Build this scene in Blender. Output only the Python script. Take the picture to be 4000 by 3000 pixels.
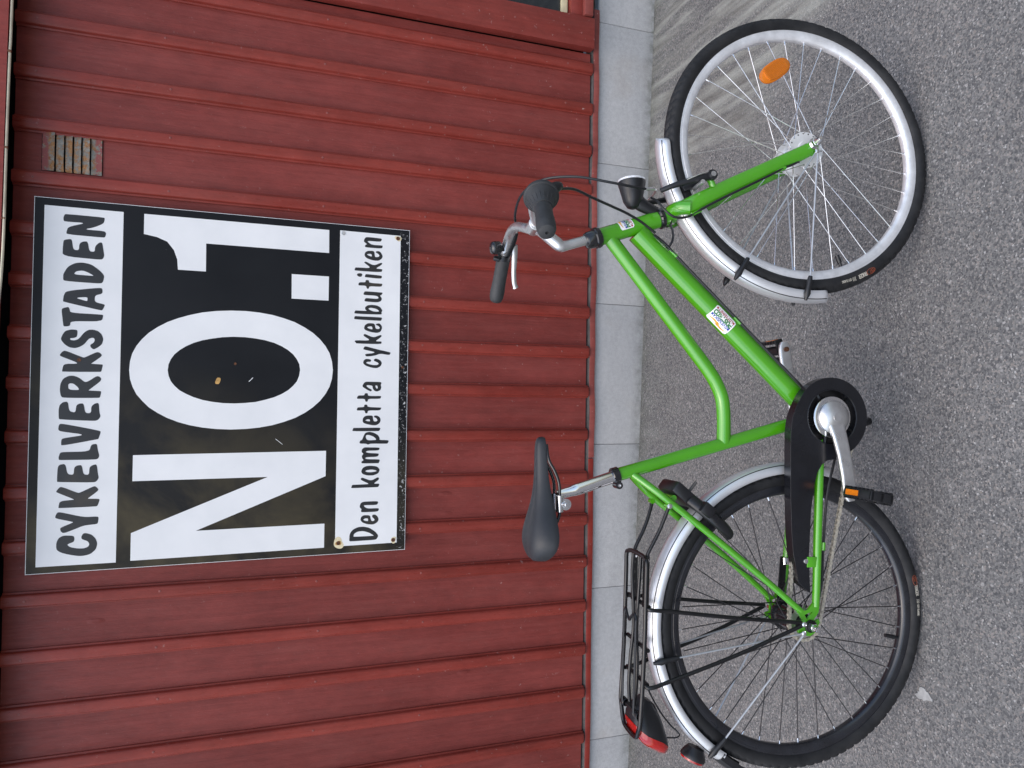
# Green trekking bicycle in front of a red timber workshop wall with a NO.1 sign.
# World: X along the wall, Y towards the wall, Z up. The phone was held sideways, so the camera is rolled 90 degrees.
import bpy, bmesh, math, random
from mathutils import Vector, Matrix, Euler
from mathutils.geometry import tessellate_polygon

for o in list(bpy.data.objects):
    bpy.data.objects.remove(o, do_unlink=True)
scene = bpy.context.scene
COL = scene.collection
R = math.radians
random.seed(7)

# ------------------------------------------------------------------ camera
EYE = 1.5646
cam_d = bpy.data.cameras.new('camera')
cam = bpy.data.objects.new('camera', cam_d)
COL.objects.link(cam)
cam_d.sensor_fit = 'HORIZONTAL'
cam_d.sensor_width = 36.0
cam_d.lens = 36.0 * 2824.64 / 4000.0
cam_d.clip_start = 0.05
cam_d.clip_end = 500.0
cam.matrix_world = Matrix(((0.0148164, 0.9997866, -0.0143934, 0.0),
                           (-0.3349251, -0.0086010, -0.9422055, 0.0),
                           (-0.9421282, 0.0187808, 0.3347262, EYE),
                           (0, 0, 0, 1)))
scene.camera = cam
scene.render.resolution_x, scene.render.resolution_y = 1024, 768

# ------------------------------------------------------------------ light: soft overcast daylight from the left
SUN_AZ, SUN_EL = -140.0, 66.0     # direction the light comes from, degrees from +Y towards +X
world = bpy.data.worlds.new('World')
scene.world = world
world.use_nodes = True
wn = world.node_tree
bg = wn.nodes['Background']
sky = wn.nodes.new('ShaderNodeTexSky')
sky.sky_type = 'NISHITA'
sky.sun_disc = False
sky.sun_elevation = R(SUN_EL)
sky.sun_rotation = R(SUN_AZ)
sky.air_density = 1.0
sky.dust_density = 3.0
sky.ozone_density = 1.0
wn.links.new(sky.outputs[0], bg.inputs[0])
bg.inputs[1].default_value = 0.14
sun_d = bpy.data.lights.new('sun', 'SUN')
sun_d.energy = 1.4
sun_d.angle = R(95)
sun_d.color = (1.0, 0.98, 0.95)
sun = bpy.data.objects.new('sun', sun_d)
COL.objects.link(sun)
d = Vector((math.sin(R(SUN_AZ)) * math.cos(R(SUN_EL)), math.cos(R(SUN_AZ)) * math.cos(R(SUN_EL)), math.sin(R(SUN_EL))))
sun.rotation_euler = d.to_track_quat('Z', 'Y').to_euler()
sun.location = d * 20
scene.view_settings.view_transform = 'Standard'
scene.view_settings.look = 'None'
scene.view_settings.exposure = 0.75
scene.view_settings.gamma = 1.0
scene.view_settings.use_curve_mapping = False


# ------------------------------------------------------------------ material helpers
def nt(name):
    m = bpy.data.materials.new(name)
    m.use_nodes = True
    n = m.node_tree
    return m, n, n.nodes['Principled BSDF']


def ramp(n, fac, stops):
    r = n.nodes.new('ShaderNodeValToRGB')
    e = r.color_ramp.elements
    while len(e) < len(stops):
        e.new(0.5)
    for k, (p, c) in enumerate(stops):
        e[k].position = p
        e[k].color = (c, c, c, 1) if isinstance(c, (int, float)) else (*c, 1)
    n.links.new(fac, r.inputs[0])
    return r.outputs[0]


def tex_coord(n, kind='Object', scale=(1, 1, 1), loc=(0, 0, 0), rot=(0, 0, 0), rnd=False):
    tc = n.nodes.new('ShaderNodeTexCoord')
    mp = n.nodes.new('ShaderNodeMapping')
    mp.inputs['Scale'].default_value = scale
    mp.inputs['Location'].default_value = loc
    mp.inputs['Rotation'].default_value = rot
    src = tc.outputs[kind]
    if rnd:
        oi = n.nodes.new('ShaderNodeObjectInfo')
        ma = n.nodes.new('ShaderNodeVectorMath')
        ma.operation = 'MULTIPLY_ADD'
        n.links.new(oi.outputs['Random'], ma.inputs[0])
        ma.inputs[1].default_value = (17.0, 31.0, 23.0)
        n.links.new(src, ma.inputs[2])
        src = ma.outputs[0]
    n.links.new(src, mp.inputs[0])
    return mp.outputs[0]


def noise(n, vec, scale, detail=3, rough=0.55, dist=0.0):
    t = n.nodes.new('ShaderNodeTexNoise')
    t.inputs['Scale'].default_value = scale
    t.inputs['Detail'].default_value = detail
    t.inputs['Roughness'].default_value = rough
    t.inputs['Distortion'].default_value = dist
    n.links.new(vec, t.inputs['Vector'])
    return t.outputs['Fac']


def vor(n, vec, scale, feature='F1', out='Distance', rand=1.0):
    t = n.nodes.new('ShaderNodeTexVoronoi')
    t.feature = feature
    t.inputs['Scale'].default_value = scale
    t.inputs['Randomness'].default_value = rand
    n.links.new(vec, t.inputs['Vector'])
    return t.outputs[out]


def mixc(n, fac, a, b, mode='MIX'):
    x = n.nodes.new('ShaderNodeMix')
    x.data_type = 'RGBA'
    x.blend_type = mode
    for s, v in ((x.inputs[0], fac), (x.inputs[6], a), (x.inputs[7], b)):
        if isinstance(v, (int, float)):
            s.default_value = v
        elif isinstance(v, tuple):
            s.default_value = (*v, 1)
        else:
            n.links.new(v, s)
    return x.outputs[2]


def mth(n, op, a, b=0.0, clamp=False):
    x = n.nodes.new('ShaderNodeMath')
    x.operation = op
    x.use_clamp = clamp
    for s, v in ((x.inputs[0], a), (x.inputs[1], b)):
        if isinstance(v, (int, float)):
            s.default_value = v
        else:
            n.links.new(v, s)
    return x.outputs[0]


def bump(n, bsdf, h, strength=0.3, dist=0.002, prev=None):
    b = n.nodes.new('ShaderNodeBump')
    b.inputs['Strength'].default_value = strength
    b.inputs['Distance'].default_value = dist
    n.links.new(h, b.inputs['Height'])
    if prev is not None:
        n.links.new(prev, b.inputs['Normal'])
    n.links.new(b.outputs[0], bsdf.inputs['Normal'])
    return b.outputs[0]


def simple(name, col, rough=0.5, metal=0.0, coat=0.0, vary=0.12, nscale=40, bmp=0.0, spec=0.5, aniso=0.0, rvar=0.1):
    m, n, b = nt(name)
    v = tex_coord(n, 'Object')
    f = noise(n, v, nscale, 4)
    lo = tuple(c * (1 - vary) for c in col)
    hi = tuple(min(1, c * (1 + vary)) for c in col)
    n.links.new(ramp(n, f, [(0.3, lo), (0.7, hi)]), b.inputs['Base Color'])
    f2 = noise(n, v, nscale * 0.35, 3)
    n.links.new(ramp(n, f2, [(0.3, max(0.02, rough - rvar)), (0.7, min(1, rough + rvar))]), b.inputs['Roughness'])
    b.inputs['Metallic'].default_value = metal
    b.inputs['Coat Weight'].default_value = coat
    b.inputs['Coat Roughness'].default_value = 0.06
    b.inputs['Specular IOR Level'].default_value = spec
    if bmp:
        bump(n, b, noise(n, v, nscale * 12, 3), bmp, 0.0008)
    return m


def red_paint(name, c0, c1, grain=1.0, scuff=0.5, rough=0.46):
    m, n, b = nt(name)
    v = tex_coord(n, 'Object', rnd=True)
    vg = tex_coord(n, 'Object', scale=(60, 60, 2.2), rnd=True)
    vf = tex_coord(n, 'Object', scale=(160, 160, 26), rnd=True)
    big = noise(n, v, 3.0, 4, 0.6)
    g = noise(n, vg, 1.0, 5, 0.6, 0.6)
    f = noise(n, vf, 1.0, 3, 0.6)
    base = ramp(n, big, [(0.3, c0), (0.72, c1)])
    oi = n.nodes.new('ShaderNodeObjectInfo')
    base = mixc(n, 1.0, base, ramp(n, oi.outputs['Random'], [(0.0, 0.88), (1.0, 1.1)]), 'MULTIPLY')
    wide = noise(n, tex_coord(n, 'Object', scale=(34, 34, 1.6), rnd=True), 1.0, 4, 0.65, 1.2)
    base = mixc(n, 1.0, base, ramp(n, wide, [(0.28, 0.89), (0.5, 1.0), (0.72, 1.11)]), 'MULTIPLY')
    blot = noise(n, tex_coord(n, 'Object', scale=(1, 1, 0.5), rnd=True), 26, 4, 0.7)
    base = mixc(n, 1.0, base, ramp(n, blot, [(0.3, 0.87), (0.7, 1.13)]), 'MULTIPLY')
    base = mixc(n, mth(n, 'MULTIPLY', ramp(n, g, [(0.45, 0.0), (0.7, 1.0)]), 0.22), base, tuple(min(1, c * 1.25 + 0.015) for c in c1))
    # chalky wear and little chips, more of them low on the wall where bikes lean
    tc = n.nodes.new('ShaderNodeNewGeometry')
    sp = n.nodes.new('ShaderNodeSeparateXYZ')
    n.links.new(tc.outputs['Position'], sp.inputs[0])
    low = ramp(n, mth(n, 'MULTIPLY', sp.outputs[2], 0.5), [(0.15, 1.0), (0.6, 0.35)])
    chip = ramp(n, noise(n, v, 55, 5, 0.75), [(0.655, 0.0), (0.69, 1.0)])
    chip = mth(n, 'MULTIPLY', mth(n, 'MULTIPLY', chip, low), scuff)
    base = mixc(n, chip, base, (0.5, 0.38, 0.35))
    chalk = mth(n, 'MULTIPLY', ramp(n, noise(n, tex_coord(n, 'Object', scale=(9, 9, 2.5), rnd=True), 1.5, 5, 0.7), [(0.5, 0.0), (0.8, 1.0)]), 0.2)
    base = mixc(n, chalk, base, (0.22, 0.08, 0.068))
    n.links.new(base, b.inputs['Base Color'])
    n.links.new(ramp(n, f, [(0.3, rough - 0.08), (0.7, rough + 0.12)]), b.inputs['Roughness'])
    b.inputs['Specular IOR Level'].default_value = 0.33
    p = bump(n, b, g, 0.7 * grain, 0.0020)
    p = bump(n, b, f, 0.6 * grain, 0.0014, p)
    knots = ramp(n, vor(n, tex_coord(n, 'Object', scale=(7, 7, 2.6), rnd=True), 1.0), [(0.03, 1.0), (0.075, 0.0)])
    p = bump(n, b, wide, 0.35 * grain, 0.003, p)
    p = bump(n, b, blot, 0.35 * grain, 0.004, p)
    bump(n, b, knots, 0.7 * grain, 0.003, p)
    return m


def asphalt():
    m, n, b = nt('asphalt')
    v = tex_coord(n, 'Object')
    cell = vor(n, v, 260, 'F1', 'Color')
    dist = vor(n, v, 260, 'F1', 'Distance')
    sp = n.nodes.new('ShaderNodeSeparateColor')
    n.links.new(cell, sp.inputs[0])
    stone = ramp(n, sp.outputs[0], [(0.0, (0.03, 0.032, 0.037)), (0.4, (0.105, 0.106, 0.108)), (0.78, (0.18, 0.179, 0.178)), (0.95, (0.23, 0.207, 0.19)), (1.0, (0.38, 0.38, 0.38))])
    cell2 = vor(n, v, 92, 'F1', 'Color')
    d2 = vor(n, v, 92, 'F1', 'Distance')
    sp2 = n.nodes.new('ShaderNodeSeparateColor')
    n.links.new(cell2, sp2.inputs[0])
    chunk = ramp(n, sp2.outputs[1], [(0.0, (0.03, 0.033, 0.04)), (0.5, (0.12, 0.12, 0.122)), (0.85, (0.185, 0.168, 0.155)), (1.0, (0.3, 0.3, 0.3))])
    inside = ramp(n, d2, [(0.25, 1.0), (0.45, 0.0)])
    keep = ramp(n, sp2.outputs[2], [(0.42, 0.0), (0.5, 1.0)])
    base = mixc(n, mth(n, 'MULTIPLY', inside, keep), stone, chunk)
    grit = noise(n, v, 700, 2)
    base = mixc(n, 0.3, base, ramp(n, grit, [(0.3, (0.075, 0.075, 0.078)), (0.7, (0.2, 0.2, 0.2))]))
    big = noise(n, v, 1.6, 5, 0.6)
    base = mixc(n, 1.0, base, ramp(n, big, [(0.3, 0.88), (0.7, 1.12)]), 'MULTIPLY')
    # fine sand swept out of the doorway: streaks at right angles to the wall, thick towards +X
    geo = n.nodes.new('ShaderNodeNewGeometry')
    s3 = n.nodes.new('ShaderNodeSeparateXYZ')
    n.links.new(geo.outputs['Position'], s3.inputs[0])
    px, py = s3.outputs[0], s3.outputs[1]
    wob = mth(n, 'MULTIPLY', mth(n, 'SUBTRACT', noise(n, v, 2.2, 3), 0.5), 0.9)
    reach = mth(n, 'ADD', px, mth(n, 'ADD', wob, mth(n, 'MULTIPLY', mth(n, 'SUBTRACT', py, 2.745), 0.12)))
    zone = ramp(n, reach, [(0.80, 0.0), (1.0, 1.0)])
    vs = tex_coord(n, 'Object', scale=(13, 1.3, 1), rot=(0, 0, R(-7)))
    streak = ramp(n, noise(n, vs, 1.0, 5, 0.6, 0.8), [(0.40, 0.05), (0.54, 1.0)])
    near = ramp(n, mth(n, 'SUBTRACT', py, 2.0), [(0.30, 0.0), (0.75, 1.0)])
    dust = mth(n, 'MULTIPLY', near, ramp(n, noise(n, v, 7, 5, 0.65), [(0.42, 0.0), (0.75, 0.55)]))
    msk = mth(n, 'MAXIMUM', mth(n, 'MULTIPLY', zone, streak), dust)
    msk = mth(n, 'MULTIPLY', msk, ramp(n, grit, [(0.25, 0.45), (0.6, 1.0)]))
    sand = ramp(n, noise(n, vs, 2.0, 4), [(0.35, (0.12, 0.115, 0.105)), (0.62, (0.30, 0.31, 0.285))])
    base = mixc(n, mth(n, 'MULTIPLY', msk, 0.85), base, sand)
    # damp green grime in the corner against the plinth
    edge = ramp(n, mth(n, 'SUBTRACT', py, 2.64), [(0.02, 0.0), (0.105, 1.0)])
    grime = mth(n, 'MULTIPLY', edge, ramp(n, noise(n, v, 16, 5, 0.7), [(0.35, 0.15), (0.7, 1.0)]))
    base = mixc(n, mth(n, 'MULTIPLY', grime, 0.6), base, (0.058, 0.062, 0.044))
    n.links.new(base, b.inputs['Base Color'])
    b.inputs['Roughness'].default_value = 0.88
    b.inputs['Specular IOR Level'].default_value = 0.3
    p = bump(n, b, dist, 0.5, 0.0025)
    p = bump(n, b, d2, 0.25, 0.003, p)
    bump(n, b, grit, 0.3, 0.0012, p)
    return m


def stone_tile():
    m, n, b = nt('slate_tile')
    v = tex_coord(n, 'Object', rnd=True)
    vd = tex_coord(n, 'Object', scale=(4, 4, 9), rot=(0, R(35), 0), rnd=True)
    a = noise(n, vd, 1.2, 6, 0.65, 0.7)
    f = noise(n, v, 420, 2)
    base = ramp(n, a, [(0.25, (0.30, 0.302, 0.304)), (0.55, (0.40, 0.402, 0.402)), (0.8, (0.48, 0.47, 0.458))])
    base = mixc(n, 0.45, base, ramp(n, f, [(0.3, (0.19, 0.191, 0.195)), (0.7, (0.54, 0.543, 0.546))]))
    base = mixc(n, 0.3, base, ramp(n, noise(n, v, 60, 5, 0.75), [(0.3, (0.23, 0.231, 0.235)), (0.7, (0.53, 0.533, 0.538))]))
    warm = ramp(n, noise(n, v, 5, 4), [(0.55, 0.0), (0.8, 0.35)])
    base = mixc(n, warm, base, (0.3, 0.255, 0.21))
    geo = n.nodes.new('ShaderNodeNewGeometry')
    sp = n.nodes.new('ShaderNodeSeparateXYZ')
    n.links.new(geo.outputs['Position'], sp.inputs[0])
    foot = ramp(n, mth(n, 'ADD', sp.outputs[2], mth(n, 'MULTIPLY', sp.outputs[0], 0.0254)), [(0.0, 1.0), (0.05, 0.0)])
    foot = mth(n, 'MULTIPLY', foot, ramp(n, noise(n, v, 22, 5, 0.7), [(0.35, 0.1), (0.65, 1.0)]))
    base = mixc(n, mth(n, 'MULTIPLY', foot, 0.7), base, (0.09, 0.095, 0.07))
    n.links.new(base, b.inputs['Base Color'])
    b.inputs['Roughness'].default_value = 0.62
    p = bump(n, b, a, 0.35, 0.003)
    bump(n, b, f, 0.25, 0.0008, p)
    return m


def sign_black():
    m, n, b = nt('sign_black_enamel')
    v = tex_coord(n, 'Object')
    base = ramp(n, noise(n, v, 2.5, 4), [(0.3, (0.006, 0.0068, 0.009)), (0.7, (0.012, 0.013, 0.0155))])
    # old brown bleed through the paint, lower left third of the board
    sp = n.nodes.new('ShaderNodeSeparateXYZ')
    n.links.new(v, sp.inputs[0])
    lft = ramp(n, mth(n, 'ADD', mth(n, 'MULTIPLY', sp.outputs[0], -1.0), mth(n, 'MULTIPLY', sp.outputs[2], 0.28)), [(0.12, 0.0), (0.6, 1.0)])
    stain = mth(n, 'MULTIPLY', lft, ramp(n, noise(n, v, 3.2, 5, 0.6, 0.5), [(0.4, 0.1), (0.62, 1.0)]))
    base = mixc(n, mth(n, 'MULTIPLY', stain, 0.85), base, (0.075, 0.062, 0.036))
    scr = ramp(n, noise(n, tex_coord(n, 'Object', scale=(50, 50, 90), rot=(0, R(20), 0)), 1.0, 4, 0.8), [(0.73, 0.0), (0.77, 1.0)])
    base = mixc(n, mth(n, 'MULTIPLY', scr, 0.35), base, (0.5, 0.5, 0.5))
    chipz = ramp(n, sp.outputs[2], [(0.0, 1.0), (0.045, 0.0)])
    chip = mth(n, 'MULTIPLY', chipz, ramp(n, noise(n, v, 120, 4, 0.7), [(0.6, 0.0), (0.63, 1.0)]))
    base = mixc(n, chip, base, (0.7, 0.7, 0.7))
    n.links.new(base, b.inputs['Base Color'])
    n.links.new(ramp(n, noise(n, v, 9, 4), [(0.3, 0.34), (0.7, 0.5)]), b.inputs['Roughness'])
    b.inputs['Specular IOR Level'].default_value = 0.2
    return m


def sign_white():
    m, n, b = nt('sign_white_paint')
    v = tex_coord(n, 'Object')
    base = ramp(n, noise(n, v, 5, 4), [(0.3, (0.74, 0.75, 0.76)), (0.7, (0.83, 0.835, 0.84))])
    dirt = ramp(n, noise(n, tex_coord(n, 'Object', scale=(70, 70, 120)), 1.0, 4, 0.8), [(0.68, 0.0), (0.76, 1.0)])
    dirt = mth(n, 'MULTIPLY', dirt, ramp(n, noise(n, v, 3, 3), [(0.4, 0.0), (0.62, 0.5)]))
    base = mixc(n, dirt, base, (0.35, 0.34, 0.33))
    n.links.new(base, b.inputs['Base Color'])
    b.inputs['Roughness'].default_value = 0.38
    return m


def sign_ink():
    m, n, b = nt('sign_lettering_black')
    v = tex_coord(n, 'Object')
    base = ramp(n, noise(n, v, 4.0, 5, 0.6, 0.4), [(0.35, (0.012, 0.013, 0.016)), (0.58, (0.02, 0.021, 0.023)), (0.75, (0.06, 0.047, 0.032))])
    n.links.new(base, b.inputs['Base Color'])
    b.inputs['Roughness'].default_value = 0.4
    return m


def rusty_zinc():
    m, n, b = nt('rusty_zinc')
    v = tex_coord(n, 'Object')
    base = ramp(n, noise(n, v, 60, 4, 0.7), [(0.3, (0.13, 0.128, 0.115)), (0.65, (0.27, 0.265, 0.235))])
    rust = ramp(n, noise(n, v, 42, 6, 0.78), [(0.45, 0.0), (0.56, 1.0)])
    base = mixc(n, rust, base, ramp(n, noise(n, v, 150, 3), [(0.3, (0.2, 0.075, 0.025)), (0.7, (0.38, 0.2, 0.07))]))
    sp = n.nodes.new('ShaderNodeSeparateXYZ')
    n.links.new(v, sp.inputs[0])
    ends = ramp(n, mth(n, 'ABSOLUTE', sp.outputs[2]), [(0.064, 0.0), (0.07, 1.0)])
    flake = mth(n, 'MULTIPLY', ends, ramp(n, noise(n, v, 45, 5, 0.7), [(0.44, 0.0), (0.48, 1.0)]))
    base = mixc(n, flake, base, (0.26, 0.075, 0.07))
    n.links.new(base, b.inputs['Base Color'])
    b.inputs['Roughness'].default_value = 0.6
    b.inputs['Metallic'].default_value = 0.25
    bump(n, b, noise(n, v, 90, 5, 0.7), 0.5, 0.002)
    return m


def glass_dark():
    m, n, b = nt('window_glass')
    b.inputs['Base Color'].default_value = (0.02, 0.024, 0.028, 1)
    b.inputs['Roughness'].default_value = 0.03
    b.inputs['Specular IOR Level'].default_value = 0.6
    v = tex_coord(n, 'Object')
    bump(n, b, noise(n, v, 3, 2), 0.02, 0.01)
    return m


def clear_plastic(name, col, rough=0.12):
    m, n, b = nt(name)
    v = tex_coord(n, 'Object')
    n.links.new(ramp(n, vor(n, v, 330, 'F1', 'Distance', 0.2), [(0.1, tuple(c * 0.6 for c in col)), (0.6, col)]), b.inputs['Base Color'])
    b.inputs['Roughness'].default_value = rough
    b.inputs['Coat Weight'].default_value = 0.6
    return m


def tyre_rubber():
    m, n, b = nt('tyre_rubber')
    v = tex_coord(n, 'Object')
    n.links.new(ramp(n, noise(n, v, 18, 5, 0.65), [(0.35, (0.009, 0.0095, 0.011)), (0.7, (0.024, 0.024, 0.025))]), b.inputs['Base Color'])
    n.links.new(ramp(n, noise(n, v, 30, 3), [(0.3, 0.5), (0.7, 0.72)]), b.inputs['Roughness'])
    b.inputs['Specular IOR Level'].default_value = 0.3
    bump(n, b, noise(n, v, 500, 3), 0.15, 0.0006)
    return m


M = {
    'board': red_paint('red_board_paint', (0.165, 0.0275, 0.0225), (0.215, 0.041, 0.034), rough=0.48),
    'batten': red_paint('red_batten_lit_paint', (0.195, 0.027, 0.019), (0.25, 0.042, 0.031), 0.6, 1.0, 0.32),  # redder than the boards, and lightened for the light batten faces catch
    'casing': red_paint('red_casing_paint', (0.18, 0.026, 0.02), (0.235, 0.042, 0.033), 0.7, 0.6),
    'flash_old': red_paint('weathered_red_flashing', (0.15, 0.03, 0.025), (0.24, 0.06, 0.05), 0.3, 1.0),
    'flash_new': red_paint('fresh_red_flashing', (0.17, 0.018, 0.012), (0.21, 0.024, 0.017), 0.1, 0.3, 0.35),
    'grey_dirt': simple('dirty_grey_metal', (0.075, 0.072, 0.07), 0.7, 0.2, vary=0.4, nscale=25),
    'asphalt': asphalt(), 'tile': stone_tile(), 'grout': simple('grout', (0.24, 0.24, 0.235), 0.9, vary=0.3),
    'sign_black': sign_black(), 'sign_white': sign_white(), 'ink': sign_ink(),
    'zinc': rusty_zinc(), 'dark': simple('shade_black', (0.008, 0.008, 0.009), 0.9, spec=0.1),  # 'dark': near-black colour standing in for shade in gaps and openings
    'glass': glass_dark(), 'cream': simple('cream_paint', (0.62, 0.55, 0.36), 0.5),
    'cable_beige': simple('beige_cable', (0.52, 0.47, 0.36), 0.55, vary=0.25, nscale=12),
    'rust': simple('rusty_screw', (0.12, 0.05, 0.025), 0.6, 0.4, vary=0.5, nscale=300),
    'rust_stain': simple('rust_stain', (0.52, 0.30, 0.09), 0.5, vary=0.35, nscale=120),
    'rust_halo': simple('pale_rust_halo', (0.72, 0.63, 0.42), 0.45, vary=0.12, nscale=90),
    'hub_alu': simple('satin_hub_alloy', (0.72, 0.725, 0.73), 0.4, 0.35, vary=0.08, nscale=60),
    'stay': simple('grey_stay_wire', (0.5, 0.52, 0.55), 0.35, 0.7, vary=0.1),
    'nail': simple('painted_nail', (0.25, 0.075, 0.065), 0.5, 0.1, vary=0.3, nscale=200),
    'roof': simple('roof_felt', (0.03, 0.03, 0.032), 0.9),
    'soffit': simple('soffit_boards', (0.11, 0.03, 0.026), 0.7),
    'paint_spot': simple('dried_white_paint', (0.29, 0.295, 0.295), 0.8, vary=0.25, nscale=60),
    'green': simple('green_bike_enamel', (0.062, 0.31, 0.006), 0.2, 0.0, 1.0, vary=0.05, nscale=9, rvar=0.05),
    'silver': simple('silver_mudguard', (0.8, 0.815, 0.84), 0.36, 0.7, vary=0.05, nscale=14, rvar=0.08),
    'alu': simple('brushed_aluminium', (0.66, 0.66, 0.66), 0.32, 0.9, vary=0.08, nscale=60, rvar=0.1),
    'chrome': simple('chrome', (0.82, 0.82, 0.83), 0.1, 1.0, vary=0.04, rvar=0.05),
    'rim_silver': simple('worn_silver_rim', (0.74, 0.75, 0.77), 0.42, 0.5, vary=0.14, nscale=35, rvar=0.12),
    'rim_black': simple('black_anodised_rim', (0.012, 0.013, 0.017), 0.28, 0.0, 0.4, vary=0.3, nscale=30),
    'steel': simple('steel_spoke', (0.74, 0.73, 0.71), 0.22, 0.9, vary=0.1),
    'spoke_black': simple('black_spoke', (0.008, 0.0075, 0.009), 0.4, 0.0),
    'chain': simple('dry_chain', (0.46, 0.43, 0.36), 0.45, 0.5, vary=0.3, nscale=90),
    'chain_in': simple('oily_chain_roller', (0.03, 0.027, 0.024), 0.5, 0.3),
    'tyre': tyre_rubber(),
    'black': simple('black_plastic', (0.010, 0.0105, 0.0125), 0.36, vary=0.25, nscale=30, bmp=0.1),
    'black_gloss': simple('glossy_black', (0.010, 0.010, 0.012), 0.16, 0.0, 0.5, vary=0.2),
    'black_metal': simple('black_coated_steel', (0.005, 0.005, 0.006), 0.3, 0.0, 0.0, vary=0.25, nscale=60),
    'case': simple('black_chain_case', (0.007, 0.0075, 0.010), 0.2, vary=0.25, nscale=20, rvar=0.1),
    'saddle': simple('black_saddle_cover', (0.016, 0.018, 0.022), 0.5, vary=0.15, nscale=25, bmp=0.25),
    'grip': simple('dark_grey_rubber', (0.026, 0.028, 0.030), 0.62, vary=0.2, nscale=60, bmp=0.3),
    'amber': clear_plastic('amber_reflector', (0.62, 0.165, 0.002)),
    'red_lens': clear_plastic('red_lens', (0.34, 0.007, 0.005)),
    'lens': clear_plastic('clear_lens', (0.75, 0.76, 0.78), 0.08),
    'white_print': simple('white_sticker', (0.8, 0.8, 0.8), 0.3, vary=0.03),
    'blue_print': simple('blue_print', (0.008, 0.05, 0.30), 0.3),
    'green_print': simple('green_print', (0.015, 0.17, 0.035), 0.3),
    'red_print': simple('red_print', (0.36, 0.012, 0.02), 0.3),
    'gold_print': simple('gold_print', (0.72, 0.36, 0.03), 0.3, vary=0.35, nscale=120),
    'pale_print': simple('pale_print', (0.5, 0.47, 0.4), 0.5),
    'orange_print': simple('orange_print', (0.20, 0.042, 0.016), 0.5),
}


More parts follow.
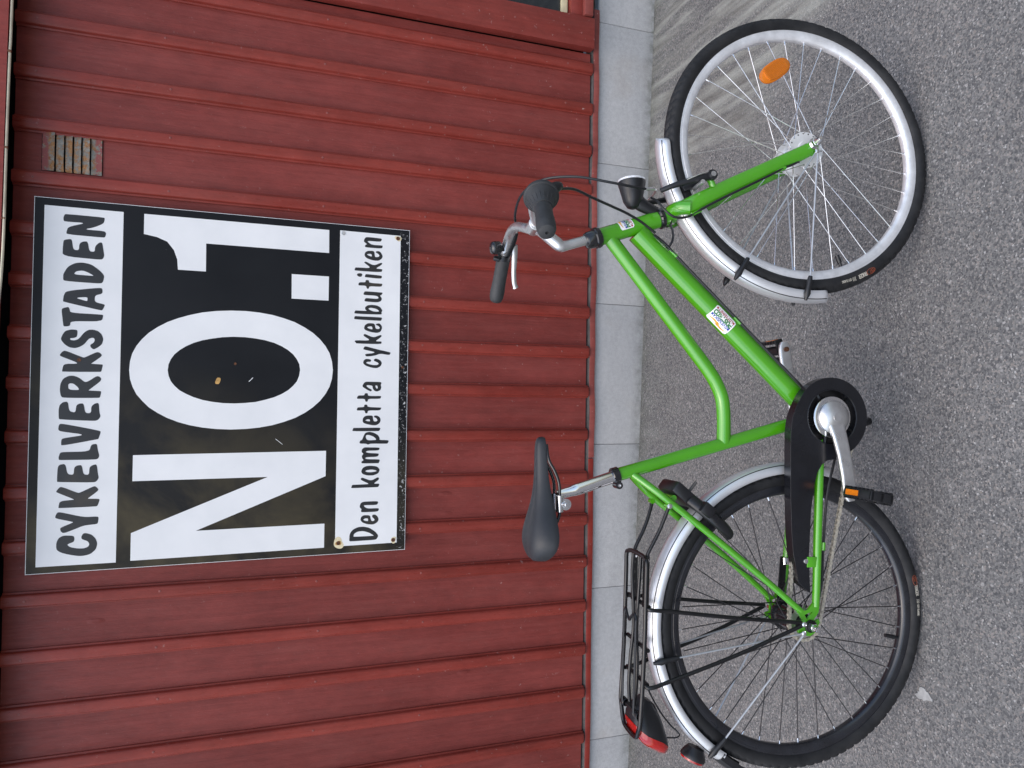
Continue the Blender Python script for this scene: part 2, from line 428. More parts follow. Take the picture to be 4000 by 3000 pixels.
# ------------------------------------------------------------------ mesh helpers
class MB:
    def __init__(self):
        self.v, self.f = [], []

    def add(self, vs, fs):
        k = len(self.v)
        self.v += [tuple(p) for p in vs]
        self.f += [tuple(i + k for i in q) for q in fs]
        return self

    def box(self, c, s, rot=None, bev=0.0):
        cx, cy, cz = c
        hx, hy, hz = s[0] / 2, s[1] / 2, s[2] / 2
        if bev <= 0:
            vs = [Vector((x, y, z)) for x in (-hx, hx) for y in (-hy, hy) for z in (-hz, hz)]
            fs = [(0, 1, 3, 2), (4, 6, 7, 5), (0, 4, 5, 1), (2, 3, 7, 6), (0, 2, 6, 4), (1, 5, 7, 3)]
        else:
            bm = bmesh.new()
            bmesh.ops.create_cube(bm, size=1.0)
            for q in bm.verts:
                q.co = Vector((q.co.x * s[0], q.co.y * s[1], q.co.z * s[2]))
            bmesh.ops.bevel(bm, geom=bm.edges[:], offset=bev, segments=2, affect='EDGES', profile=0.5)
            bm.verts.index_update()
            vs = [q.co.copy() for q in bm.verts]
            fs = [[q.index for q in f.verts] for f in bm.faces]
            bm.free()
        if rot is not None:
            vs = [rot @ p for p in vs]
        return self.add([p + Vector(c) for p in vs], fs)

    def tube(self, pts, r, seg=12, cap=True, closed=False, flat=None, up=None):
        P = [Vector(p) for p in pts]
        n = len(P)
        rr = [r] * n if isinstance(r, (int, float)) else list(r)
        if len(rr) != n:
            a = rr
            rr = [a[0] + (a[-1] - a[0]) * i / (n - 1) for i in range(n)]
        T = []
        for i in range(n):
            if closed:
                t = P[(i + 1) % n] - P[i - 1]
            else:
                t = P[min(n - 1, i + 1)] - P[max(0, i - 1)]
            T.append(t.normalized())
        u = Vector(up) if up else (Vector((0, 0, 1)) if abs(T[0].z) < 0.9 else Vector((1, 0, 0)))
        u = (u - T[0] * u.dot(T[0])).normalized()
        vs, fs = [], []
        for i in range(n):
            u = (u - T[i] * u.dot(T[i])).normalized()
            w = T[i].cross(u)
            for k in range(seg):
                a = 2 * math.pi * k / seg
                fx = flat if flat else 1.0
                vs.append(P[i] + (u * math.cos(a) + w * math.sin(a) * fx) * rr[i])
        m = n if closed else n - 1
        for i in range(m):
            j = (i + 1) % n
            for k in range(seg):
                l = (k + 1) % seg
                fs.append((i * seg + k, i * seg + l, j * seg + l, j * seg + k))
        if cap and not closed:
            fs.append(tuple(range(seg - 1, -1, -1)))
            fs.append(tuple((n - 1) * seg + k for k in range(seg)))
        return self.add(vs, fs)

    def lathe(self, prof, axis=(0, 1, 0), o=(0, 0, 0), seg=48, closed=False):
        """prof: (along axis, radius)"""
        A = Vector(axis).normalized()
        U = A.orthogonal().normalized()
        if abs(A.y) > 0.99:
            U = Vector((1, 0, 0))
        W = A.cross(U)
        O = Vector(o)
        n = len(prof)
        vs, fs = [], []
        for k in range(seg):
            a = 2 * math.pi * k / seg
            dv = U * math.cos(a) + W * math.sin(a)
            for (h, r) in prof:
                vs.append(O + A * h + dv * r)
        for k in range(seg):
            l = (k + 1) % seg
            for i in range(n if closed else n - 1):
                j = (i + 1) % n
                fs.append((k * n + i, k * n + j, l * n + j, l * n + i))
        if not closed:
            if prof[0][1] > 1e-5:
                fs.append(tuple(k * n for k in range(seg)))
            if prof[-1][1] > 1e-5:
                fs.append(tuple(k * n + n - 1 for k in range(seg - 1, -1, -1)))
        return self.add(vs, fs)

    def prism(self, loops, to3d, h0, h1, bev=0.0):
        """loops of 2-D points (outer, holes...) extruded from h0 to h1; to3d(a, b, h)"""
        flat = [p for lp in loops for p in lp]
        tri = tessellate_polygon([[Vector((p[0], p[1], 0)) for p in lp] for lp in loops])
        n = len(flat)
        vs = [to3d(p[0], p[1], h0) for p in flat] + [to3d(p[0], p[1], h1) for p in flat]
        fs = []
        for t in tri:
            fs.append(tuple(t))
            fs.append(tuple(i + n for i in reversed(t)))
        k = 0
        for lp in loops:
            q = len(lp)
            for i in range(q):
                j = (i + 1) % q
                fs.append((k + i, k + j, n + k + j, n + k + i))
            k += q
        return self.add(vs, fs)

    def sweep(self, prof, frames, closed_prof=False):
        """prof: list of (a, b); frames: list of (origin, A, B)"""
        n = len(prof)
        vs, fs = [], []
        for (o, A, B) in frames:
            for (a, b) in prof:
                vs.append(Vector(o) + Vector(A) * a + Vector(B) * b)
        for i in range(len(frames) - 1):
            for k in range(n if closed_prof else n - 1):
                l = (k + 1) % n
                fs.append((i * n + k, i * n + l, (i + 1) * n + l, (i + 1) * n + k))
        if closed_prof:
            fs.append(tuple(range(n)))
            fs.append(tuple((len(frames) - 1) * n + k for k in range(n - 1, -1, -1)))
        return self.add(vs, fs)

    def mesh(self, name, mat, smooth=40):
        me = bpy.data.meshes.new(name)
        me.from_pydata(self.v, [], self.f)
        bm = bmesh.new()
        bm.from_mesh(me)
        bmesh.ops.recalc_face_normals(bm, faces=bm.faces[:])
        bm.to_mesh(me)
        bm.free()
        if smooth:
            me.polygons.foreach_set('use_smooth', [True] * len(me.polygons))
            me.set_sharp_from_angle(angle=R(smooth))
        me.materials.append(M[mat])
        me.update()
        return me

    def build(self, name, mat, parent=None, ml=None, smooth=40):
        return link(name, self.mesh(name, mat, smooth), parent, ml)


def link(name, data, parent=None, ml=None):
    o = bpy.data.objects.new(name, data)
    COL.objects.link(o)
    if parent is not None:
        o.parent = parent
    if ml is not None:
        o.matrix_local = ml
    return o


def tag(o, label=None, cat=None, group=None, kind=None):
    for k, v in (('label', label), ('category', cat), ('group', group), ('kind', kind)):
        if v:
            o[k] = v
    return o


def cr(pts, n=8):
    """Catmull-Rom through pts"""
    P = [Vector(p) for p in pts]
    P = [P[0] * 2 - P[1]] + P + [P[-1] * 2 - P[-2]]
    out = []
    for i in range(1, len(P) - 2):
        a, b, c, dd = P[i - 1], P[i], P[i + 1], P[i + 2]
        for k in range(n):
            t = k / n
            out.append(0.5 * ((2 * b) + (c - a) * t + (2 * a - 5 * b + 4 * c - dd) * t * t + (3 * b - a - 3 * c + dd) * t ** 3))
    out.append(P[-2])
    return out


def chaikin(lp, it=2, w=0.22):
    for _ in range(it):
        o = []
        for i in range(len(lp)):
            a, b = lp[i], lp[(i + 1) % len(lp)]
            o.append((a[0] * (1 - w) + b[0] * w, a[1] * (1 - w) + b[1] * w))
            o.append((a[0] * w + b[0] * (1 - w), a[1] * w + b[1] * (1 - w)))
        lp = o
    return lp


# ------------------------------------------------------------------ ground
SLOPE = -0.0254


def gz(x):
    return SLOPE * x


g = MB()
xs = [-60, -12, -4, -1.5, 0, 1.5, 4, 12, 60]
yy = [-60, -12, -4, 0, 1.5, 2.80, 3.2]
g.add([(x, y, gz(x)) for y in yy for x in xs],
      [(j * len(xs) + i, j * len(xs) + i + 1, (j + 1) * len(xs) + i + 1, (j + 1) * len(xs) + i) for j in range(len(yy) - 1) for i in range(len(xs) - 1)])
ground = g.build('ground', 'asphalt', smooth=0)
tag(ground, 'worn grey asphalt yard with sand swept out near the wall', 'ground', kind='structure')
sp = MB()
pts = []
for k in range(26):
    a = 2 * math.pi * k / 26
    rr = 0.017 * (1 + 0.45 * math.sin(3 * a + 1) * random.uniform(0.3, 1) + random.uniform(-0.25, 0.25))
    pts.append((-0.715 + rr * math.cos(a) * 0.9, 1.327 + rr * math.sin(a) * 1.15))
sp.prism([pts], lambda a, b, h: Vector((a, b, gz(a) + h)), 0.0005, 0.0022)
sp.build('paint_spot', 'paint_spot', ground)

# ------------------------------------------------------------------ building
YB, YT = 2.738, 2.714                 # face of the boards, face of the battens
bld = link('timber_building', None)
bld.location = (0, 2.745, 0)
tag(bld, 'red painted timber building with vertical boards, battens and a grey stone plinth', 'building')
BI = Matrix.Translation((0, -2.745, 0))
BX = [1.3674, 1.1985, 1.0246, 0.8581, 0.6785, 0.5164, 0.3474, 0.1786, 0.015, -0.1607, -0.3392, -0.5144, -0.6874, -0.8704, -1.0482, -1.2257, -1.4131, -1.588, -1.763, -1.94, -2.115]
Z0, Z1 = 0.2648, 2.46
edges = [1.432] + BX
for i in range(len(edges) - 1):
    a, b = edges[i + 1], edges[i]
    dy = random.uniform(-0.0012, 0.0012)
    z0 = Z0 + random.uniform(-0.0025, 0.0015)
    z1 = 2.314
    m = MB().box(((a + b) / 2, YB + 0.01 + dy, (z0 + z1) / 2), (b - a - 0.002, 0.02, z1 - z0))
    m.build('board', 'board', bld, BI)
prof = [(-.0265, YB + .004), (-.0265, 2.7315), (-.0210, 2.7300), (-.0195, 2.7195), (-.0165, 2.7155), (-.0115, YT), (.0115, YT), (.0165, 2.7155), (.0195, 2.7195), (.0210, 2.7300), (.0265, 2.7315), (.0265, YB + .004)]
for i, x in enumerate(BX):
    zb = 0.2585 + random.uniform(-0.0025, 0.002)
    tilt = random.uniform(-0.0025, 0.0025)
    fr = []
    for z, s in ((zb, 0.80), (zb + 0.004, 0.94), (zb + 0.010, 1.0), (1.0, 1.0), (1.8, 1.0), (2.314, 1.0)):
        fr.append((Vector((x + tilt * (z - 1.3) / 1.2, YB * (1 - s) + 0, z)), Vector((s if s > 0.9 else 0.93, 0, 0)), Vector((0, s, 0))))
    bt = MB().sweep(prof, fr, True).build('batten', 'batten', bld, BI, smooth=50)
    for z in (2.255, 1.865, 1.345, 0.955, 0.375):
        zz = z + random.uniform(-0.012, 0.012)
        MB().lathe([(0.0, 0.0042), (0.0012, 0.0036), (0.0016, 0.0)], (0, -1, 0), (x + tilt * (zz - 1.3) / 1.2 + random.uniform(-.004, .004), YT, zz), 10).build('nail', 'nail', bt)

# plinth of stone tiles
pl = MB().box((0.3, 2.835, 0.03), (5.2, 0.16, 0.37)).build('plinth', 'grout', bld, BI)
jx = [-2.66, -2.04, -1.4376, -0.8067, -0.2042, 0.3876, 0.9819, 1.58, 2.18, 2.78]
for a, b in zip(jx[:-1], jx[1:]):
    t = MB().box(((a + b) / 2, 2.752, 0.035), (b - a - 0.0022, 0.014, 0.374), None, 0.0006)
    t.build('stone_tile', 'tile', pl)
# drip flashing: faded length and a newer length
for (a, b, mt, lip) in ((-2.3, -0.262, 'flash_new', 0.2295), (-0.258, 1.62, 'flash_old', 0.2285)):
    n = 40
    fr = []
    for k in range(n + 1):
        x = a + (b - a) * k / n
        wv = 0.0012 * math.sin(x * 9 + a) + (0.0015 * math.sin(x * 23) if mt == 'flash_old' else 0)
        fr.append((Vector((x, wv, wv * 0.6)), Vector((0, 1, 0)), Vector((0, 0, 1))))
    MB().sweep([(2.7295, lip), (2.7275, lip + 0.0005), (2.7262, 0.2515), (2.7275, 0.2535), (2.7295, 0.2530)], fr, True).build('flashing', mt, bld, BI)
MB().add([(-2.3, 2.7290, 0.2526), (2.8, 2.7290, 0.2526), (2.8, 2.772, 0.2690), (-2.3, 2.772, 0.2690), (-2.3, 2.772, 0.2490), (2.8, 2.772, 0.2490), (-2.3, 2.7300, 0.2490), (2.8, 2.7300, 0.2490)],
         [(0, 1, 2, 3), (3, 2, 5, 4), (4, 5, 7, 6), (6, 7, 1, 0)]).build('flashing_ledge', 'grey_dirt', bld, BI)

# shop window at the right: casing board, frame, glass
win = MB().box((1.4955, 2.7085, 1.365), (0.125, 0.045, 2.19), None, 0.002).build('window', 'casing', bld, BI)
win['label'] = 'dark shop window with flat red casing boards'
for z in (0.62, 0.33, 1.1, 1.62, 2.1):
    MB().lathe([(0.0, 0.0042), (0.0012, 0.0036), (0.0016, 0.0)], (0, -1, 0), (1.49 + random.uniform(-.02, .02), 2.686, z), 10).build('nail', 'nail', win)
MB().box((2.10, 2.7215, 0.345), (1.080, 0.040, 0.050), None, 0.002).build('frame', 'casing', win)
MB().box((2.10, 2.7085, 0.300), (1.075, 0.062, 0.0385), None, 0.003).build('sill', 'flash_old', win)
MB().box((2.10, 2.738, 0.3885), (1.078, 0.014, 0.0275), None, 0.0015).build('glazing_bead', 'cream', win)
MB().box((1.566, 2.738, 1.4), (0.010, 0.012, 1.95), None, 0.0015).build('glazing_bead', 'cream', win)
MB().box((2.11, 2.750, 1.4), (1.07, 0.006, 2.02)).build('pane', 'glass', win)
MB().box((2.11, 2.80, 1.4), (1.09, 0.02, 2.15)).build('interior', 'dark', win)
MB().box((2.705, 2.7085, 1.365), (0.125, 0.045, 2.19), None, 0.002).build('casing', 'casing', win)

# eave: fascia board close to the wall, boxed in above
def fz(x):
    return 2.3045 - 0.0092 * (x - 1.2)


MB().add([(x, y, z) for x in (-2.6, 3.1) for (y, z) in ((2.644, fz(x)), (2.620, fz(x)), (2.620, fz(x) + 0.21), (2.644, fz(x) + 0.21))],
         [(0, 1, 2, 3), (4, 7, 6, 5), (0, 4, 5, 1), (1, 5, 6, 2), (2, 6, 7, 3), (3, 7, 4, 0)]).build('fascia', 'casing', bld, BI)
MB().box((0.25, 2.71, 2.478), (5.7, 0.14, 0.018)).build('soffit', 'soffit', bld, BI)
MB().add([(-2.7, 2.615, 2.555), (3.2, 2.615, 2.505), (3.2, 4.0, 3.2), (-2.7, 4.0, 3.2), (-2.7, 2.615, 2.59), (3.2, 2.615, 2.54), (3.2, 4.0, 3.235), (-2.7, 4.0, 3.235)],
         [(0, 1, 2, 3), (4, 7, 6, 5), (0, 4, 5, 1), (1, 5, 6, 2), (2, 6, 7, 3), (3, 7, 4, 0)]).build('roof', 'roof', bld, BI)
MB().box((0.2, 2.86, 1.45), (5.6, 0.2, 2.1)).build('wall_core', 'dark', bld, BI)  # coloured near-black to give the shade band above the board tops

# ------------------------------------------------------------------ beige cable under the fascia
cb = MB().tube(cr([(2.4, 2.626, fz(2.4) - 0.006), (1.20, 2.626, 2.2980), (1.04, 2.626, 2.3005), (0.8, 2.625, 2.3030), (0.60, 2.625, 2.3040), (0.485, 2.624, 2.3045), (0.37, 2.622, 2.3065), (0.27, 2.618, 2.3110), (0.1, 2.615, 2.326), (-0.1, 2.615, 2.357)], 6), 0.0042, 8)
cab = cb.build('cable', 'cable_beige')
tag(cab, 'thin beige cable clipped along the underside of the red eave board', 'cable')
for x in (1.04, 0.74, 0.52):
    MB().tube([(x, 2.625, 2.2960 + (1.04 - x) * 0.010), (x + 0.0015, 2.625, 2.3065 + (1.04 - x) * 0.010)], 0.0052, 8).build('clip', 'rust', cab)

# ------------------------------------------------------------------ louvred vent on the wall
vent = link('wall_vent', None)
vent.location = (0.7745, 2.7378, 2.148)
tag(vent, 'small rusty galvanised louvre vent high on the red wall', 'vent')
w, h = 0.1285, 0.176
MB().box((0, -0.0012, 0), (w, 0.0022, h)).build('plate', 'dark', vent)
slots = [2.1965, 2.1700, 2.1455, 2.1205, 2.0950]
tops = [h / 2] + [s - 2.148 for s in slots] + [-h / 2]
for k in range(6):
    a, b = tops[k], tops[k + 1]
    n = 14
    fr = []
    for q in range(n + 1):
        x = -w / 2 + w * q / n
        bulge = min(1, min(q, n - q) / 1.6) if 0 < k < 5 else 1.0
        jit = random.uniform(-0.0006, 0.0006)
        fr.append((Vector((x, jit, jit)), Vector((0, -1, 0)) * (0.35 + 0.65 * bulge), Vector((0, 0, 1))))
    out = 0.011 if k < 5 else 0.004
    gap = 0.0018
    MB().sweep([(0.003, a - gap), (0.0045, a - gap), (out * 0.7, (a + b) / 2), (out, b + gap), (out - 0.0012, b + gap), (out * 0.6, (a + b) / 2)], fr, True).build('louvre', 'zinc', vent)

# ------------------------------------------------------------------ sign
TOP=[[[[556,2163],[565,2160],[567,2155],[566,2046],[562,2044],[546,2047],[531,2073],[521,2105],[521,2045],[514,2039],[501,2042],[499,2048],[501,2153],[508,2154],[526,2149],[543,2096],[542,2160],[547,2163]]],[[[474,2162],[482,2160],[487,2140],[480,2137],[452,2133],[451,2117],[474,2116],[482,2104],[482,2092],[450,2087],[450,2071],[467,2071],[481,2060],[483,2050],[457,2046],[438,2043],[427,2048],[425,2059],[429,2163],[454,2163]]],[[[355,2160],[371,2160],[396,2147],[409,2126],[412,2106],[408,2081],[390,2056],[373,2041],[348,2046],[346,2062],[348,2158]],[[371,2131],[382,2124],[386,2105],[380,2088],[371,2073],[370,2075]]],[[[284,2159],[302,2157],[316,2150],[333,2051],[327,2046],[313,2046],[306,2068],[284,2068],[278,2040],[275,2038],[258,2045],[258,2052],[280,2158]],[[295,2125],[300,2089],[287,2089],[286,2093]]],[[[256,2163],[261,2154],[264,2143],[258,2140],[245,2137],[244,2046],[241,2042],[221,2046],[218,2136],[203,2137],[200,2146],[200,2156],[217,2158]]],[[[157,2163],[171,2159],[185,2151],[191,2134],[190,2117],[183,2115],[167,2117],[163,2126],[162,2137],[156,2135],[155,2123],[161,2111],[182,2097],[192,2084],[193,2071],[189,2056],[178,2045],[162,2040],[146,2044],[136,2054],[127,2068],[135,2077],[143,2078],[149,2069],[157,2065],[165,2067],[166,2074],[162,2083],[144,2095],[134,2109],[130,2122],[132,2138],[142,2152]]],[[[106,2165],[117,2158],[122,2150],[100,2098],[101,2092],[120,2058],[117,2049],[110,2043],[103,2047],[81,2074],[80,2074],[79,2041],[76,2040],[56,2044],[54,2047],[52,2156],[55,2157],[78,2153],[79,2114],[84,2116],[102,2161]]],[[[-8,2162],[12,2161],[30,2153],[39,2138],[40,2124],[34,2108],[19,2091],[23,2080],[40,2058],[39,2049],[31,2043],[22,2047],[-7,2080],[-8,2079],[-9,2045],[-12,2043],[-30,2046],[-32,2051],[-33,2153],[-26,2159]],[[10,2139],[15,2134],[14,2123],[3,2111],[-7,2106],[-6,2137]]],[[[-71,2164],[-55,2161],[-46,2151],[-45,2138],[-76,2134],[-81,2116],[-57,2114],[-51,2106],[-50,2093],[-82,2088],[-82,2071],[-60,2071],[-50,2061],[-48,2049],[-78,2047],[-93,2043],[-104,2050],[-108,2060],[-103,2160],[-100,2163]]],[[[-136,2164],[-120,2162],[-116,2155],[-140,2043],[-146,2042],[-167,2048],[-168,2051],[-189,2154],[-181,2155],[-168,2154],[-164,2149],[-153,2083],[-142,2158]]],[[[-226,2161],[-211,2157],[-209,2149],[-208,2074],[-188,2069],[-184,2063],[-183,2052],[-203,2049],[-223,2044],[-232,2048],[-235,2056],[-235,2154],[-234,2160]]],[[[-304,2164],[-259,2163],[-250,2158],[-247,2141],[-281,2135],[-284,2117],[-260,2116],[-253,2108],[-252,2094],[-283,2089],[-285,2073],[-260,2072],[-253,2064],[-250,2051],[-283,2047],[-295,2044],[-307,2051],[-310,2060],[-306,2162]]],[[[-337,2166],[-325,2158],[-321,2151],[-343,2104],[-342,2097],[-322,2058],[-324,2052],[-333,2044],[-340,2048],[-362,2075],[-363,2074],[-364,2043],[-368,2040],[-387,2046],[-389,2051],[-391,2157],[-388,2158],[-368,2155],[-365,2115],[-363,2115],[-340,2163]]],[[[-419,2167],[-406,2162],[-403,2155],[-423,2085],[-422,2045],[-427,2042],[-444,2044],[-447,2048],[-450,2085],[-463,2115],[-473,2142],[-466,2150],[-457,2152],[-453,2148],[-439,2116],[-437,2115],[-424,2164]]],[[[-515,2162],[-500,2161],[-487,2155],[-480,2142],[-482,2113],[-492,2110],[-502,2112],[-507,2126],[-511,2131],[-519,2122],[-524,2102],[-525,2083],[-520,2070],[-511,2067],[-502,2072],[-494,2090],[-486,2091],[-476,2086],[-475,2078],[-481,2061],[-495,2049],[-511,2044],[-530,2048],[-545,2064],[-549,2083],[-549,2098],[-543,2125],[-535,2148],[-526,2160]]]]
BOT=[[[[558,1195],[566,1194],[574,1189],[576,1179],[575,1131],[571,1129],[562,1132],[562,1178],[559,1182],[548,1166],[549,1126],[546,1125],[537,1128],[537,1190],[542,1191],[547,1188],[549,1182],[554,1190]]],[[[506,1192],[518,1190],[525,1180],[526,1156],[509,1154],[503,1152],[505,1140],[510,1136],[516,1140],[521,1151],[525,1150],[527,1140],[523,1132],[509,1124],[499,1128],[491,1139],[490,1153],[493,1171],[498,1185]],[[511,1184],[514,1176],[514,1166],[504,1164],[506,1174]]],[[[451,1227],[460,1224],[460,1218],[461,1165],[480,1193],[483,1191],[484,1185],[471,1157],[485,1129],[481,1125],[474,1131],[463,1147],[461,1146],[460,1126],[458,1125],[448,1128],[448,1226]]],[[[428,1189],[437,1187],[438,1180],[436,1127],[432,1126],[424,1128],[426,1188]]],[[[432,1219],[438,1216],[440,1204],[436,1198],[427,1201],[426,1210]]],[[[397,1212],[406,1210],[407,1186],[416,1186],[416,1174],[406,1173],[406,1125],[404,1124],[394,1127],[394,1172],[384,1174],[384,1181],[395,1184],[394,1211]]],[[[364,1193],[372,1190],[374,1185],[373,1125],[372,1122],[363,1127],[362,1133],[350,1124],[340,1129],[335,1141],[336,1188],[340,1189],[348,1186],[349,1179],[348,1143],[351,1137],[357,1139],[360,1149],[360,1192]]],[[[293,1225],[301,1222],[301,1215],[301,1178],[307,1186],[315,1186],[322,1178],[325,1164],[324,1144],[318,1130],[306,1122],[298,1126],[292,1124],[290,1136],[289,1224]],[[312,1174],[314,1164],[311,1144],[303,1133],[300,1140],[301,1158],[307,1172]]],[[[273,1225],[280,1223],[280,1217],[280,1125],[277,1123],[268,1126],[267,1132],[268,1225]]],[[[236,1189],[249,1186],[257,1173],[256,1150],[236,1146],[236,1134],[241,1130],[247,1135],[251,1146],[255,1144],[258,1133],[250,1124],[239,1122],[226,1128],[221,1141],[224,1166],[230,1184]],[[241,1179],[245,1165],[244,1159],[233,1157],[236,1171]]],[[[187,1222],[191,1220],[192,1162],[209,1191],[215,1188],[215,1182],[203,1154],[215,1127],[211,1123],[206,1126],[192,1144],[190,1143],[190,1124],[188,1123],[180,1124],[179,1217],[183,1218]]],[[[160,1190],[169,1186],[170,1180],[160,1138],[151,1091],[148,1089],[140,1093],[145,1127],[136,1149],[132,1179],[138,1183],[142,1181],[145,1155],[150,1146],[158,1189]]],[[[106,1190],[118,1188],[124,1179],[122,1163],[118,1160],[113,1163],[113,1174],[109,1180],[105,1172],[101,1153],[102,1137],[107,1132],[112,1137],[117,1151],[124,1149],[126,1141],[120,1127],[110,1120],[98,1125],[90,1138],[91,1156],[97,1178]]],[[[22,1192],[35,1185],[39,1177],[39,1167],[39,1122],[34,1121],[28,1124],[18,1121],[8,1125],[3,1137],[6,1147],[15,1153],[25,1154],[27,1173],[23,1177],[15,1167],[9,1155],[3,1159],[7,1169],[15,1183]],[[26,1144],[26,1136],[18,1134],[13,1136],[16,1141]]],[[[-21,1210],[-12,1206],[-12,1183],[-4,1182],[-3,1171],[-14,1170],[-13,1123],[-15,1121],[-24,1124],[-24,1169],[-35,1171],[-35,1179],[-24,1181],[-25,1209]]],[[[-64,1210],[-56,1207],[-55,1183],[-46,1183],[-46,1172],[-55,1170],[-56,1122],[-58,1120],[-67,1124],[-67,1169],[-78,1171],[-78,1179],[-67,1181],[-68,1209]]],[[[-108,1188],[-96,1187],[-88,1179],[-86,1169],[-86,1151],[-98,1150],[-108,1147],[-108,1137],[-104,1133],[-96,1137],[-92,1147],[-86,1145],[-86,1135],[-92,1125],[-103,1121],[-114,1125],[-122,1137],[-122,1153],[-118,1172],[-114,1184]],[[-104,1179],[-100,1171],[-100,1162],[-108,1160],[-107,1171]]],[[[-140,1224],[-132,1221],[-132,1215],[-131,1125],[-134,1122],[-142,1125],[-144,1130],[-144,1224]]],[[[-186,1198],[-178,1195],[-177,1189],[-161,1183],[-150,1177],[-146,1163],[-150,1145],[-159,1130],[-170,1124],[-177,1125],[-178,1093],[-181,1090],[-190,1094],[-191,1100],[-190,1158],[-194,1167],[-190,1174],[-190,1196]],[[-168,1176],[-158,1174],[-158,1163],[-164,1147],[-173,1137],[-177,1138],[-178,1169]]],[[[-221,1190],[-210,1188],[-204,1180],[-204,1169],[-205,1126],[-208,1123],[-216,1127],[-216,1169],[-221,1175],[-225,1164],[-227,1128],[-230,1126],[-239,1130],[-240,1171],[-244,1177],[-248,1170],[-249,1124],[-253,1122],[-263,1126],[-263,1130],[-263,1188],[-259,1190],[-254,1188],[-252,1181],[-242,1188],[-233,1188],[-228,1182]]],[[[-293,1190],[-280,1185],[-273,1172],[-272,1154],[-275,1132],[-287,1121],[-301,1127],[-308,1145],[-308,1167],[-302,1185]],[[-292,1176],[-288,1170],[-286,1150],[-290,1134],[-293,1133],[-296,1150],[-296,1167]]],[[[-351,1225],[-342,1222],[-341,1217],[-340,1162],[-337,1164],[-323,1192],[-316,1189],[-316,1183],[-328,1153],[-315,1129],[-318,1124],[-325,1125],[-339,1145],[-339,1124],[-343,1122],[-351,1126],[-352,1133],[-353,1224]]],[[[-420,1193],[-410,1190],[-404,1181],[-404,1128],[-409,1125],[-418,1130],[-417,1170],[-418,1178],[-423,1176],[-430,1165],[-430,1125],[-434,1122],[-443,1126],[-443,1187],[-438,1188],[-431,1186],[-426,1192]]],[[[-471,1190],[-460,1187],[-454,1178],[-455,1155],[-468,1152],[-477,1149],[-477,1140],[-471,1137],[-462,1147],[-454,1146],[-453,1136],[-460,1127],[-472,1122],[-483,1128],[-490,1142],[-488,1164],[-481,1182]],[[-471,1180],[-466,1173],[-466,1162],[-477,1161],[-475,1173]]],[[[-545,1229],[-522,1228],[-507,1219],[-497,1199],[-496,1179],[-501,1157],[-516,1135],[-532,1122],[-546,1130],[-547,1145],[-548,1225]],[[-530,1214],[-521,1212],[-513,1199],[-512,1179],[-519,1157],[-530,1140],[-532,1141],[-532,1212]]]]
BIG=[[[[590,1927],[590,1320],[506,1319],[506,1733],[409,1732],[409,1820],[444,1823],[475,1834],[502,1855],[515,1887],[522,1927]]],[[[420,1448],[420,1318],[332,1318],[332,1447]]],[[[-222,1945],[-215,1317],[-307,1317],[-484,1747],[-479,1318],[-566,1318],[-574,1946],[-482,1946],[-305,1516],[-309,1945]]],[[[79,1298],[47,1301],[18,1309],[-9,1323],[-34,1342],[-57,1366],[-78,1395],[-96,1428],[-110,1465],[-122,1505],[-130,1547],[-135,1592],[-137,1641],[-135,1689],[-130,1732],[-122,1773],[-111,1810],[-97,1844],[-80,1874],[-62,1900],[-40,1921],[-18,1939],[7,1951],[33,1959],[62,1962],[92,1960],[118,1954],[144,1942],[167,1926],[190,1905],[210,1879],[228,1850],[243,1817],[256,1780],[267,1740],[274,1697],[278,1649],[279,1600],[276,1555],[270,1512],[260,1472],[248,1435],[231,1401],[212,1371],[190,1346],[166,1326],[140,1311],[111,1302]],[[76,1413],[55,1416],[36,1423],[19,1436],[3,1453],[-11,1475],[-23,1501],[-32,1530],[-40,1561],[-44,1596],[-46,1633],[-45,1670],[-41,1704],[-35,1734],[-26,1762],[-15,1786],[-3,1807],[12,1823],[28,1835],[46,1842],[65,1845],[85,1843],[103,1836],[120,1825],[135,1809],[149,1789],[161,1766],[171,1738],[178,1708],[184,1675],[187,1638],[187,1600],[184,1566],[179,1534],[171,1504],[160,1478],[147,1456],[132,1438],[115,1425],[97,1416]]]]
SB = Vector((0.008, 2.709, 1.0225))       # foot of the sign
sign = link('workshop_sign', None)
sign.location = SB
tag(sign, 'black and white workshop sign reading CYKELVERKSTADEN NO.1 on the red wall', 'sign')


def sxy(x, z):
    return (x / 1000.0 - SB.x, z / 1000.0 - SB.z)


def s3(a, b, hgt):
    return Vector((a, -0.002 - hgt, b))


core = [sxy(616.5, 2246), sxy(615.5, 1023), sxy(-590, 1021.5), sxy(-601, 2247)]
MB().prism([core], s3, -0.0075, 0.0004).build('edge', 'sign_white', sign, smooth=0)
ins = [(p[0] * 0.9972, 0.6115 + (p[1] - 0.6115) * 0.9972) for p in core]
back = MB().prism([ins], s3, 0.0002, 0.0010).build('backboard', 'sign_black', sign, smooth=0)
head = MB().prism([[sxy(*p) for p in ([591, 2217], [590, 1989], [-577, 1989], [-578, 2218])]], s3, 0.0006, 0.0016).build('header_field', 'sign_white', sign, smooth=0)
for loops in TOP:
    lp = [chaikin([sxy(*p) for p in l], 2, 0.2) for l in loops]
    MB().prism(lp, s3, 0.0012, 0.0021).build('letter', 'ink', head, smooth=0)
for loops in BIG:
    MB().prism([[sxy(*p) for p in l] for l in loops], s3, 0.0006, 0.0017).build('letter', 'sign_white', back, smooth=0)
plate = MB().prism([[sxy(*p) for p in ([592, 1281], [591, 1058], [-561, 1054], [-564, 1279])]], s3, 0.0006, 0.0038).build('lower_plate', 'sign_white', sign, smooth=0)
